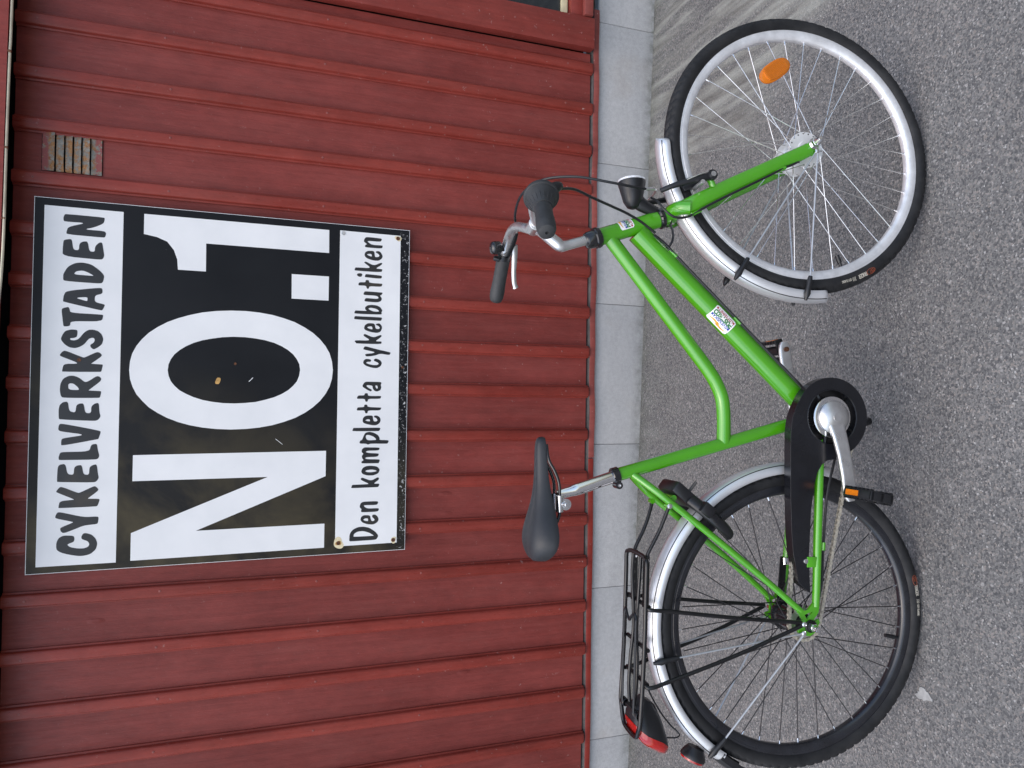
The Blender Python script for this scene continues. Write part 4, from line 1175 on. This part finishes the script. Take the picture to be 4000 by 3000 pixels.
def side_map(a0, r0, sgn=-1):
    def f(s, t, e):
        a = a0 - s / r0
        r = r0 + t
        dy = math.sqrt(max(1e-8, 0.0190 ** 2 - (r - 0.3280) ** 2)) + e
        return Vector((r * math.cos(a), sgn * dy, r * math.sin(a)))
    return f


for (w_, a0) in ((fw, R(209)), (rw, R(-77))):
    mp_ = side_map(a0, 0.3300)
    stroke_text('TRACER', mp_, 0.0, -.0035, .0085, .0014, .62, .0008).build('lettering', 'pale_print', w_, smooth=0)
    stroke_text(')))', mp_, 0.0345, -.0035, .0085, .0012, .8, .0008).build('lettering', 'pale_print', w_, smooth=0)
    stroke_text('CITY CLASSIC', mp_, 0.0470, -.0030, .0050, .0009, .62, .0008).build('lettering', 'pale_print', w_, smooth=0)
    stroke_text('CST', mp_, -.0200, -.0025, .0065, .0014, .75, .0008).build('lettering', 'orange_print', w_, smooth=0)
    lp = MB()
    oval = [mp_(-.0125 + .0125 * math.cos(2 * math.pi * k / 24), .0007 + .0062 * math.sin(2 * math.pi * k / 24), .0005) for k in range(24)]
    lp.tube(oval, .0007, 5, closed=True)
    lp.build('lettering', 'orange_print', w_)

# --- mudguards
GP = []
for k in range(17):
    a = R(-105 + 210 * k / 16)
    GP.append((0.0262 * math.sin(a) / math.sin(R(105)) if abs(a) > R(90) else 0.0262 * math.sin(a), 0.0150 * math.cos(a)))
GP = [(-.0245, -.0120), (-.0256, -.0080), (-.0252, -.0030), (-.0225, .0035), (-.0170, .0085), (-.0090, .0118), (0, .0130), (.0090, .0118), (.0170, .0085), (.0225, .0035), (.0252, -.0030), (.0256, -.0080), (.0245, -.0120)]


def guard(ml, a0, a1, r0, tip0=False, tip1=False):
    n = int(abs(a1 - a0) / 0.75)
    inner = [(p[0] * 0.95, p[1] - 0.0012) for p in reversed(GP)]
    pr = GP + inner
    fr = []
    for i in range(n + 1):
        a = a0 + (a1 - a0) * i / n
        f = 1.0
        dd = []
        if tip0:
            dd.append(abs(a - a0))
        if tip1:
            dd.append(abs(a - a1))
        for q in dd:
            if q < 3.6:
                f = min(f, 0.06 + 0.94 * math.sqrt(max(0, 1 - (1 - q / 3.6) ** 2)))
        ar = R(a)
        rad = Vector((math.cos(ar), 0, math.sin(ar)))
        fr.append((rad * r0, Vector((0, f, 0)), rad))
    go = MB().sweep(pr, fr, True).build('mudguard', 'silver', bike, ml, 50)
    for s in (-1, 1):
        pts_ = []
        for i in range(n + 1):
            a = R(a0 + (a1 - a0) * (0.02 + 0.96 * i / n))
            rad = Vector((math.cos(a), 0, math.sin(a)))
            pts_.append(rad * (r0 + 0.00665) + Vector((0, s * .01990, 0)))
        MB().tube(pts_, 0.0010, 6).build('pin_stripe', 'black', go)
    return go


gf = guard(FM, 89.5, 190.0, 0.3555, True, True)
gf['label'] = 'front silver mudguard with black pin stripe'
gr = guard(BL, -14.0, 149.0, 0.3555, False, False)
gr['label'] = 'rear silver mudguard ending in a black flap'


def stay(go, a, b, cl, r_=0.0021):
    """wire from eyelet a to b, rubber clip from b to cl"""
    MB().tube([a, b], r_, 8).build('stay', 'stay', go)
    a, b, cl = Vector(a), Vector(b), Vector(cl)
    dv = (cl - b).normalized()
    MB().tube([b - dv * .004, b + dv * .004, b.lerp(cl, .55), b.lerp(cl, .75), cl + dv * .004], [0.0046, 0.0060, 0.0066, 0.0082, 0.0030], 12).build('stay_clip', 'black', go)


for s in (-1, 1):
    stay(gf, (-.0195, s * .066, -.0030), (-.2830, s * .034, .1600), (-.3270, s * .0265, .1860))
    stay(gf, (-.0215, s * .066, -.0060), (-.3150, s * .034, .0010), (-.3640, s * .0265, .0085))
    stay(gr, (-.0150, s * .0735, .0215), (-.0720, s * .034, .3060), (-.0840, s * .0265, .3560))
    stay(gr, (-.0180, s * .0735, .0190), (-.2570, s * .034, .1880), (-.2960, s * .0265, .2190))
    MB().lathe([(0, .0058), (.003, .0056), (.0045, .003), (.0048, 0)], (0, s, 0), (-.0200, s * .066, -.0040), 12).build('eyelet_bolt', 'chrome', gf)
    MB().lathe([(0, .0058), (.003, .0056), (.0045, .003), (.0048, 0)], (0, s, 0), (-.0140, s * .0750, .0205), 12).build('eyelet_bolt', 'chrome', gr)
# mud flap
fr = []
for i in range(8):
    a = R(148 + 12 * i / 7)
    rad = Vector((math.cos(a), 0, math.sin(a)))
    fr.append((rad * (0.3560 + 0.0015 * i), Vector((0, 1 - 0.05 * i, 0)), rad))
MB().sweep([(-.0262, -.011), (-.0245, .004), (-.016, .0105), (0, .0145), (.016, .0105), (.0245, .004), (.0262, -.011), (.024, -.011), (.015, .0085), (0, .0122), (-.015, .0085), (-.024, -.011)], fr, True).build('mud_flap', 'black', gr)

# --- saddle, seat post
sections = [(.4115, .006, .6300, .010), (.407, .014, .6360, .018), (.396, .0185, .6385, .021), (.375, .0205, .6390, .023), (.340, .0225, .6380, .025), (.300, .0290, .6385, .031), (.262, .0450, .6430, .043), (.232, .0640, .6500, .053), (.205, .0780, .6555, .0610), (.182, .0820, .6570, .0600), (.163, .0690, .6535, .050), (.150, .0500, .6480, .037), (.1405, .0250, .6420, .024)]
K = 20
vs, fs = [], []
for (x, w_, zt, dep) in sections:
    for k in range(K + 1):
        u = -1 + 2 * k / K
        y = w_ * math.sin(u * math.pi / 2 * 0.98)
        z = zt - dep * (1 - math.cos(u * math.pi / 2)) ** 1.7
        z -= 0.0035 * math.exp(-(u / 0.22) ** 2) * (1 if x < 0.33 else 0.2)
        vs.append((x, y, z))
    for k in range(K - 1, 0, -1):
        u = -1 + 2 * k / K
        vs.append((x, w_ * 0.9 * math.sin(u * math.pi / 2), zt - dep * 0.9 - 0.002 * (1 - u * u) * 0))
nn = K + 1 + K - 1
for i in range(len(sections) - 1):
    for k in range(nn):
        l = (k + 1) % nn
        fs.append((i * nn + k, i * nn + l, (i + 1) * nn + l, (i + 1) * nn + k))
fs.append(tuple(range(nn)))
fs.append(tuple((len(sections) - 1) * nn + k for k in range(nn - 1, -1, -1)))
sm = MB()
sm.add(vs, fs)
sad = part(sm, 'saddle', 'saddle', smooth=60)
sb = sad.modifiers.new('soft', 'SUBSURF')
sb.levels = sb.render_levels = 1
for s in (-1, 1):
    MB().tube(cr([(.395, s * .010, .6160), (.362, s * .018, .6120), (.338, s * .022, .5990), (.312, s * .022, .5885), (.285, s * .022, .5860), (.245, s * .022, .5850), (.222, s * .030, .5950), (.206, s * .038, .6050)], 5), 0.0036, 10).build('rail', 'black_gloss', sad)
    MB().tube([(.2845, s * .0225, .5862), (.2490, s * .0225, .5852)], 0.0082, 14).build('rail_clamp', 'chrome', sad)
    MB().lathe([(.0240, .0125), (.0262, .0125), (.0266, .0075), (.0310, .0072), (.0312, .0040), (.0360, .0036)], (0, s, 0), (.2655, 0, .5725), 24).build('clamp_washer', 'chrome', sad)
pst = MB().tube([ST1 - (ST1 - ST0).normalized() * .05, (.2975, 0, .5370), (.2945, 0, .5470), (.2915, 0, .5560), (.2830, 0, .5860)], [0.0138, 0.0138, 0.0132, 0.0115, 0.0112], 24)
post = part(pst, 'seat_post', 'chrome')
sdir = (ST1 - ST0).normalized()
sc = MB().lathe([(-.009, .0165), (-.008, .0185), (.006, .0185), (.008, .0165), (.008, .0130)], sdir, ST1 + sdir * .001, 28)
sc.tube([ST1 + Vector((-.0215, -.012, -.006)), ST1 + Vector((-.0215, .012, -.006))], 0.0085, 14)
sco = sc.build('seat_clamp', 'black_gloss', post)
MB().lathe([(.0, .0040), (.002, .0038), (.0022, .002), (.0010, 0)], (0, -1, 0), ST1 + Vector((-.0215, -.0120, -.006)), 12).build('bolt', 'chrome', post)

# --- drivetrain
ring = MB().lathe([(-.0475, .0300), (-.0475, .0765), (-.0440, .0765), (-.0440, .0300)], (0, 1, 0), BB, 64, True)
chr_ = part(ring, 'chainring', 'black_metal')
MB().lathe([(-.046, .0420), (-.060, .0490), (-.064, .0480), (-.066, .0440), (-.066, .0)], (0, 1, 0), BB, 48).build('ring_guard', 'chrome', chr_)
for k in range(5):
    a = 2 * math.pi * k / 5 + 0.5
    MB().tube([BB + Vector((.030 * math.cos(a), -.046, .030 * math.sin(a))), BB + Vector((.072 * math.cos(a), -.046, .072 * math.sin(a)))], 0.006, 8).build('ring_spider', 'black_metal', chr_)
cdir = Vector((.305 - .476, 0, -.078 + .054)).normalized()


def crank(s):
    dv = cdir * (1 if s < 0 else -1)
    nv = Vector((-dv.z, 0, dv.x))
    st = [(0.0, .0215, -.0700, .0130), (.020, .0205, -.0745, .0120), (.045, .0182, -.0820, .0110), (.085, .0165, -.0900, .0105), (.130, .0162, -.0945, .0102), (.158, .0168, -.0960, .0100), (.172, .0166, -.0960, .0098), (.184, .0140, -.0960, .0095), (.1915, .0085, -.0960, .0090)]
    vs, fs = [], []
    pr = []
    for k in range(16):
        a = 2 * math.pi * k / 16
        ca, sa = math.cos(a), math.sin(a)
        pr.append(((1 if ca > 0 else -1) * abs(ca) ** .55, (1 if sa > 0 else -1) * abs(sa) ** .55))
    for (t, w_, y, th) in st:
        for (ca, sa) in pr:
            groove = 0.0022 if (sa > 0.8 and abs(ca) < 0.55 and 0.05 < t < 0.16) else 0
            vs.append(BB + dv * t + nv * (w_ * ca) + Vector((0, -s * (y - th * sa * .6 + groove), 0)))
    n = 16
    for i in range(len(st) - 1):
        for k in range(n):
            l = (k + 1) % n
            fs.append((i * n + k, i * n + l, (i + 1) * n + l, (i + 1) * n + k))
    fs.append(tuple(range(n)))
    fs.append(tuple((len(st) - 1) * n + k for k in range(n)))
    m = MB().add(vs, fs)
    m.lathe([(-.052, .0190), (-.0720, .0385 if s < 0 else .019), (-.0765, .0360 if s < 0 else .018), (-.0800, .0215), (-.0830, .0165), (-.0835, .0)], (0, -s, 0), BB, 40)
    co = part(m, 'crank_arm', 'alu', smooth=50)
    MB().lathe([(-.0830, .0100), (-.0842, .0098), (-.0845, .0)], (0, -s, 0), BB, 24).build('dust_cap', 'alu', co)
    if s > 0:
        e = BB + dv * .172
        MB().tube([e + Vector((0, .084, 0)), e + Vector((0, .0905, 0))], 0.0062, 14).build('spindle_hole', 'rust', co)
    # pedal: platform hanging edge-up with amber strips
    e = BB + dv * .172 + Vector((0, s * .100, 0))
    pm = MB().tube([e, e + Vector((0, s * .012, 0))], 0.0072, 12)
    pm.tube([e + Vector((0, s * .012, 0)), e + Vector((0, s * .096, 0))], [0.0125, 0.0110], 14)
    pm.lathe([(0, .0135), (.004, .0135), (.006, .010), (.0065, 0)], (0, s, 0), e + Vector((0, s * .094, 0)), 18)
    rot = Euler((0, R(-80 if s < 0 else -20), 0)).to_matrix()
    for sx in (-1, 1):
        pm.box(e + Vector((0, s * .056, 0)) + rot @ Vector((sx * .0235, 0, 0)), (.009, .090, .021), rot, .0018)
        for k in range(7):
            for sz in (-1, 1):
                pm.box(e + Vector((0, s * (.017 + .013 * k), 0)) + rot @ Vector((sx * .0235, 0, sz * .0118)), (.008, .005, .004), rot)
        pm.box(e + Vector((0, s * .014, 0)) + rot @ Vector((sx * .012, 0, 0)), (.026, .006, .017), rot, .001)
        pm.box(e + Vector((0, s * .098, 0)) + rot @ Vector((sx * .012, 0, 0)), (.032, .006, .019), rot, .001)
    po = part(pm, 'pedal', 'black')
    for sx in (-1, 1):
        MB().box(e + Vector((0, s * .040, 0)) + rot @ Vector((sx * .0283, 0, 0)), (.0016, .040, .012), rot).build('reflector', 'amber', po)
    return co


crank(-1)['label'] = 'silver crank arm on the chain side'
crank(1)['label'] = 'silver crank arm on the far side'
# chain case: round front, tail tapering to the rear hub, open in the middle
oc = []
cx, cz = BB.x, BB.z
for k in range(40):
    a = R(60 - 232 * k / 39)
    oc.append((cx + .0925 * math.cos(a), cz + .0925 * math.sin(a)))
oc += [(.3790, -.0660), (.3755, -.0430), (.3660, -.0290), (.3480, -.0180), (.3250, -.0110), (.2615, -.0025), (.1560, .0015), (.1454, .0010), (.0725, -.0030), (.0790, .0060), (.0950, .0270), (.1080, .0300), (.1380, .0360), (.1600, .0415), (.2087, .0465), (.2960, .0505), (.4000, .0522), (.4400, .0520), (.4720, .0480), (.4990, .0385)]
hc = [(cx + .0655 * math.cos(2 * math.pi * k / 48), cz + .0655 * math.sin(2 * math.pi * k / 48)) for k in range(48)]
bm = bmesh.new()
cm = MB().prism([oc, hc], lambda a, b, h_: Vector((a, -h_, b)), .0380, .0640)
me = cm.mesh('chain_case', 'case', 40)
case = link('chain_case', me, bike, BL)
bv = case.modifiers.new('round', 'BEVEL')
bv.width = 0.0105
bv.segments = 4
bv.limit_method = 'ANGLE'
bv.angle_limit = R(50)
bv.use_clamp_overlap = True
bm.free()
MB().tube([Vector((cx + .0640 * math.cos(2 * math.pi * k / 48), -.0632, cz + .0640 * math.sin(2 * math.pi * k / 48))) for k in range(48)], .0017, 8, closed=True).build('rim_lip', 'case', case)
MB().lathe([(0, .0062), (.002, .0058), (.0030, .003), (.0022, 0)], (0, -1, 0), (.1450, -.0640, -.0005 + .010), 16).build('screw', 'chrome', case)
# chain
r1, r2 = .0765, .0385
Cn = BB
ang = math.atan2(-BB.z, BB.x)
Dd = math.hypot(BB.x, BB.z)
beta = math.asin((r1 - r2) / Dd)
path = []
base_a = math.atan2(BB.z, BB.x)             # direction rear hub -> bottom bracket
up_n = base_a + math.pi / 2 + beta * 1      # tangent normals
dn_n = base_a - math.pi / 2 - beta * 1
for k in range(61):
    a = dn_n + (up_n - dn_n) * k / 60
    path.append(Vector((BB.x + r1 * math.cos(a), 0, BB.z + r1 * math.sin(a))))
for k in range(61):
    a = up_n + (2 * math.pi - (up_n - dn_n)) * k / 60
    path.append(Vector((r2 * math.cos(a), 0, r2 * math.sin(a))))
path.append(path[0])
pitch = .0127
lens = [0]
for a, b in zip(path[:-1], path[1:]):
    lens.append(lens[-1] + (b - a).length)
tot = lens[-1]
nl = int(round(tot / pitch / 2)) * 2
joints = []
j = 0
for k in range(nl + 1):
    s_ = min(tot, tot * k / nl)
    while j < len(lens) - 2 and lens[j + 1] < s_:
        j += 1
    t = (s_ - lens[j]) / max(1e-9, lens[j + 1] - lens[j])
    joints.append(path[j].lerp(path[j + 1], t))
chain = link('chain', None, bike, BL)


def link_mesh(off, mat, nm):
    m = MB()
    pr = []
    for k in range(9):
        a = R(90 + 180 * k / 8)
        pr.append((-pitch / 2 + .0042 * math.cos(a), .0042 * math.sin(a)))
    pr.append((-.001, -.0029))
    pr.append((.001, -.0029))
    for k in range(9):
        a = R(-90 + 180 * k / 8)
        pr.append((pitch / 2 + .0042 * math.cos(a), .0042 * math.sin(a)))
    pr += [(.001, .0029), (-.001, .0029)]
    for s in (-1, 1):
        m.prism([pr], lambda a, b, h_, s=s: Vector((a, s * (off + h_), b)), 0, .0010)
    for sx in (-1, 1):
        m.tube([(sx * pitch / 2, -off - .0022, 0), (sx * pitch / 2, off + .0022, 0)], .0017 if off > .0025 else .0035, 8)
    return m.mesh(nm, mat, 30)


lo, li = link_mesh(.0032, 'chain', 'outer_link'), link_mesh(.0020, 'chain', 'inner_link')
for k in range(nl):
    a, b = joints[k], joints[k + 1]
    dv = (b - a).normalized()
    mid = (a + b) / 2
    mt = Matrix(((dv.x, 0, -dv.z, mid.x), (0, 1, 0, -.0455), (dv.z, 0, dv.x, mid.z), (0, 0, 0, 1)))
    link('chain_link', lo if k % 2 else li, chain, mt)

# --- luggage rack
RZ = .3955


def rk(m, name, mat='black_metal', par=None):
    return m.build(name, mat, par if par is not None else bike, None if par is not None else BL)


hw = .0605
loop = [(.142, -hw, RZ), (.1500, -hw * .86, RZ - .001), (.1540, -.030, RZ - .002), (.1540, .030, RZ - .002), (.1500, hw * .86, RZ - .001), (.142, hw, RZ)]
outer = cr([(-.188, hw, RZ + .006), (-.05, hw, RZ + .001), (.10, hw, RZ)] + loop[::-1][0:] + [(.10, -hw, RZ), (-.05, -hw, RZ + .001), (-.188, -hw, RZ + .006), (-.222, -hw * .80, RZ + .006), (-.2400, -.030, RZ + .005), (-.2400, .030, RZ + .005), (-.222, hw * .80, RZ + .006)], 6)
rack = rk(MB().tube(outer[:-1], .0050, 10, closed=True), 'luggage_rack')
for s in (-1, 1):
    MB().tube(cr([(.153, s * .022, RZ - .002), (.10, s * .022, RZ), (.03, s * .012, RZ - .001), (-.02, s * .010, RZ - .001), (-.08, s * .020, RZ), (-.14, s * .022, RZ + .002), (-.180, s * .012, RZ + .003)], 5), .0042, 10).build('deck_rod', 'black_metal', rack)
for x in (.048, -.045, -.118):
    MB().tube([(x, -hw, RZ - .008), (x, hw, RZ - .008)], .0048, 10).build('cross_bar', 'black_metal', rack)
# spring clip frame
clip = cr([(-.188, -.034, RZ + .012), (-.10, -.036, RZ + .012), (.0, -.036, RZ + .012), (.018, -.034, RZ + .011), (.026, -.026, RZ + .012), (.016, -.012, RZ + .014), (.006, .0, RZ + .013), (.016, .012, RZ + .014), (.026, .026, RZ + .012), (.018, .034, RZ + .011), (.0, .036, RZ + .012), (-.10, .036, RZ + .012), (-.188, .034, RZ + .012)], 5)
MB().tube(clip, .0030, 8).build('spring_clip', 'black_metal', rack)
MB().tube([(-.190, -hw, RZ + .004), (-.190, hw, RZ + .004)], .0045, 10).build('spring_rod', 'black_metal', rack)
for s in (-1, 1):
    co_ = []
    for k in range(97):
        a = 2 * math.pi * k / 12
        co_.append((-.190 + .0075 * math.cos(a), s * (.030 + .020 * k / 96), RZ + .004 + .0075 * math.sin(a)))
    MB().tube(co_, .0015, 5).build('coil_spring', 'black_metal', rack)
    # legs
    MB().tube(cr([(.045, s * hw, RZ - .004), (.043, s * (hw + .006), RZ - .014), (.0400, s * .068, .34), (.0230, s * .0735, .18), (.0120, s * .0775, .045), (.0085, s * .0775, .0260)], 6), .0046, 10).build('leg', 'black_metal', rack)
    MB().tube(cr([(-.121, s * hw, RZ - .004), (-.1225, s * (hw + .006), RZ - .013), (-.1120, s * .068, .345), (-.0560, s * .0735, .180), (-.0020, s * .0800, .045), (.0085, s * .0805, .0240)], 6), .0046, 10).build('leg', 'black_metal', rack)
    MB().lathe([(0, .0058), (.003, .0056), (.0045, .003), (.0048, 0)], (0, s, 0), (.0085, s * .0830, .0255), 12).build('leg_bolt', 'chrome', rack)
    # adjustable front strap and strut
    MB().box((.0990, s * .0345, RZ - .010), (.112, .0020, .0150)).build('strap', 'black_metal', rack)
    for k in range(4):
        MB().tube([(.128 - .0225 * k, s * .0345 - .0013, RZ - .010), (.128 - .0225 * k, s * .0345 + .0013, RZ - .010)], .0030, 10).build('strap_hole', 'grey_dirt', rack)
    MB().tube(cr([(.1480, s * .0370, RZ - .011), (.1620, s * .0375, RZ - .013), (.2100, s * .0400, .3590), (.2560, s * .0450, .3430), (.2680, s * .0470, .3410)], 5), .0042, 10).build('strut', 'black_metal', rack)
    MB().lathe([(0, .0060), (.004, .0056), (.005, .003), (.0052, 0)], (0, s, 0), (.2665, s * .0520, .3420), 12).build('strut_bolt', 'chrome', rack)
    MB().lathe([(0, .0055), (.004, .0052), (.0055, 0)], (0, -1, 0), (.1440, s * .0345 - .001, RZ - .010), 12).build('strap_bolt', 'chrome', rack)

# tail light under the rack end
tl = MB()
prs = [(-.034, .0), (-.046, .004), (-.050, .010), (-.046, .016)]
vs, fs = [], []
n = 24
levs = [(-.172, .016, .016), (-.196, .036, .030), (-.2260, .0500, .0420), (-.2400, .0520, .0430)]
for (x, wy, wz) in levs:
    for k in range(n):
        a = 2 * math.pi * k / n
        ca, sa = math.cos(a), math.sin(a)
        vs.append((x - .000 + .02 * sa * wz / .03, wy * (1 if ca > 0 else -1) * abs(ca) ** .7, .3620 + wz * (1 if sa > 0 else -1) * abs(sa) ** .7))
for i in range(len(levs) - 1):
    for k in range(n):
        l = (k + 1) % n
        fs.append((i * n + k, i * n + l, (i + 1) * n + l, (i + 1) * n + k))
fs.append(tuple(range(n)))
fs.append(tuple((len(levs) - 1) * n + k for k in range(n - 1, -1, -1)))
tlo = part(MB().add(vs, fs), 'tail_light', 'black')
vs, fs = [], []
levs = [(-.2395, .0525, .0440), (-.2480, .0520, .0435), (-.2600, .0460, .0380), (-.2680, .0320, .0260), (-.2700, .006, .005)]
for (x, wy, wz) in levs:
    for k in range(n):
        a = 2 * math.pi * k / n
        ca, sa = math.cos(a), math.sin(a)
        vs.append((x + .02 * sa * wz / .03, wy * (1 if ca > 0 else -1) * abs(ca) ** .7, .3620 + wz * (1 if sa > 0 else -1) * abs(sa) ** .7))
for i in range(len(levs) - 1):
    for k in range(n):
        l = (k + 1) % n
        fs.append((i * n + k, i * n + l, (i + 1) * n + l, (i + 1) * n + k))
fs.append(tuple(range(n)))
fs.append(tuple((len(levs) - 1) * n + k for k in range(n - 1, -1, -1)))
MB().add(vs, fs).build('lens', 'red_lens', tlo)
MB().tube([(-.205, -.030, .385), (-.205, -.030, .398)], .0045, 10).build('bolt', 'chrome', tlo)
MB().box((-.212, 0, .386), (.030, .07, .008), None, .002).build('bracket', 'black_metal', tlo)
# round reflector on the mudguard
rdir = Vector((-.93, 0, .37)).normalized()
rc = Vector((-.2860, 0, .2400))
rr_ = part(MB().lathe([(0.0, .0190), (.012, .0260), (.020, .0290), (.024, .0285)], rdir, rc, 32), 'rear_reflector', 'black')
MB().lathe([(.0235, .0275), (.0285, .0265), (.0310, .018), (.0315, 0)], rdir, rc, 32).build('lens', 'red_lens', rr_)
# lamp wire under the mudguard
part(MB().tube(cr([(-.120, -.012, .378), (-.145, -.014, .366), (-.190, -.016, .3400), (-.225, -.018, .3120), (-.2390, -.018, .2960), (-.2480, -.018, .2900), (-.2530, -.018, .2985), (-.2520, -.018, .3220)], 5), .0018, 6), 'lamp_wire', 'black')

# --- ring lock on the seat stays
ldir = Vector((.62, 0, .785)).normalized()       # along the stays
lnor = Vector((.785, 0, -.62)).normalized()      # forward of the stays
lc = Vector((.2330, 0, .2590))
lk = MB()


def lpt(a, y, b):
    return lc + ldir * a + Vector((0, y, 0)) + lnor * b


def lbox(a0, a1, y0, y1, b0, b1, bev=.004):
    rot = Matrix((ldir, (0, 1, 0), lnor)).transposed()
    lk.box(lpt((a0 + a1) / 2, (y0 + y1) / 2, (b0 + b1) / 2), (a1 - a0, y1 - y0, b1 - b0), rot, bev)


lbox(.030, .100, -.044, .044, .006, .036, .008)
for s in (-1, 1):
    lk.tube(cr([lpt(.050, s * .036, .020), lpt(.020, s * .050, .020), (lpt(-.015, s * .056, .020)), lpt(-.050, s * .050, .020), lpt(-.076, s * .036, .020)], 5), [0.0165, 0.0140], 12, flat=.75)
lbox(.000, .030, -.073, -.050, .010, .036, .003)
lock = part(lk, 'ring_lock', 'black')
MB().tube([lpt(.060, -.030, .034), lpt(.060, -.030, .062)], .004, 8).build('lock_key', 'grey_dirt', lock)
MB().lathe([(0, .007), (.003, .006), (.0034, 0)], (0, -1, 0), lpt(.042, -.0440, .012), 12).build('screw', 'chrome', lock)

# --- headlight
hl_d = Vector((1.0, 0, .06)).normalized()
hl_c = Vector((-.1390, 0, .4260))
hm = MB().lathe([(-.034, .006), (-.030, .014), (-.016, .022), (.004, .0265), (.016, .0295), (.026, .0320), (.030, .0320)], hl_d, hl_c, 36)
hl = part(hm, 'headlight', 'black', FM)
MB().lathe([(.0290, .0328), (.0335, .0325), (.0345, .0305), (.0390, .0220), (.0405, 0)], hl_d, hl_c, 36).build('lens', 'lens', hl)
br = MB().tube(cr([(-.146, 0, .422), (-.158, 0, .409), (-.168, 0, .390), (-.176, 0, .366), (-.176, 0, .346)], 4), [0.020, 0.009], 12, flat=.8)
br.build('bracket', 'black', hl)

# --- cables
part(MB().tube(cr([(-.192, .155, .6665), (-.165, .120, .678), (-.138, .06, .674), (-.124, 0, .640), (-.128, -.045, .575), (-.141, -.064, .505), (-.146, -.064, .455), (-.1455, -.056, .4150)], 7), .0030, 8), 'brake_cable', 'black', FM)
part(MB().tube(cr([(-.222, -.200, .6520), (-.206, -.165, .610), (-.204, -.125, .560), (-.2035, -.085, .505), (-.2065, -.058, .460), (-.219, -.044, .420), (-.238, -.036, .385)], 7) , .0030, 8), 'gear_cable', 'black', FM)
part(MB().tube(cr([(.876, -.030, .3830), (.862, -.0245, .3570), (.8410, -.0205, .3305), (.7990, -.0205, .2835), (.6955, -.0205, .1660), (.6250, -.0205, .0855), (.5586, -.0205, .0105), (.530, -.0215, -.0220), (.500, -.026, -.0500), (.470, -.034, -.082), (.400, -.050, -.076), (.300, -.058, -.0480), (.1780, -.0600, -.0375), (.100, -.0615, -.034), (.052, -.060, -.026)], 6), .0030, 8), 'gear_cable', 'black')
part(MB().tube(cr([(-.150, -.020, .388), (-.168, -.045, .3830), (-.1905, -.058, .3720), (-.2060, -.060, .3490), (-.2040, -.060, .3200), (-.1905, -.0600, .2960), (-.160, -.0640, .2450), (-.0940, -.0660, .1250), (-.0725, -.0660, .0880), (-.0480, -.060, .0420), (-.030, -.048, .030)], 6), .0028, 8), 'lamp_cable', 'black', FM)
part(MB().tube(cr([(-.186, .0, .345), (-.210, .0, .330), (-.232, .0, .327), (-.250, .0, .333), (-.262, .010, .345)], 6), .0028, 8), 'lamp_cable', 'black', FM)

# --- kick stand on the far side
ks = MB().tube([(.430, .030, -.058), (.432, .040, -.072), (.466, .142, -.300), (.4715, .1556, -.324)], [0.0085, 0.0080, 0.0085, 0.0105], 12)
ks.box((.418, .020, -.050), (.040, .040, .022), None, .004)
kso = part(ks, 'kick_stand', 'black_metal')
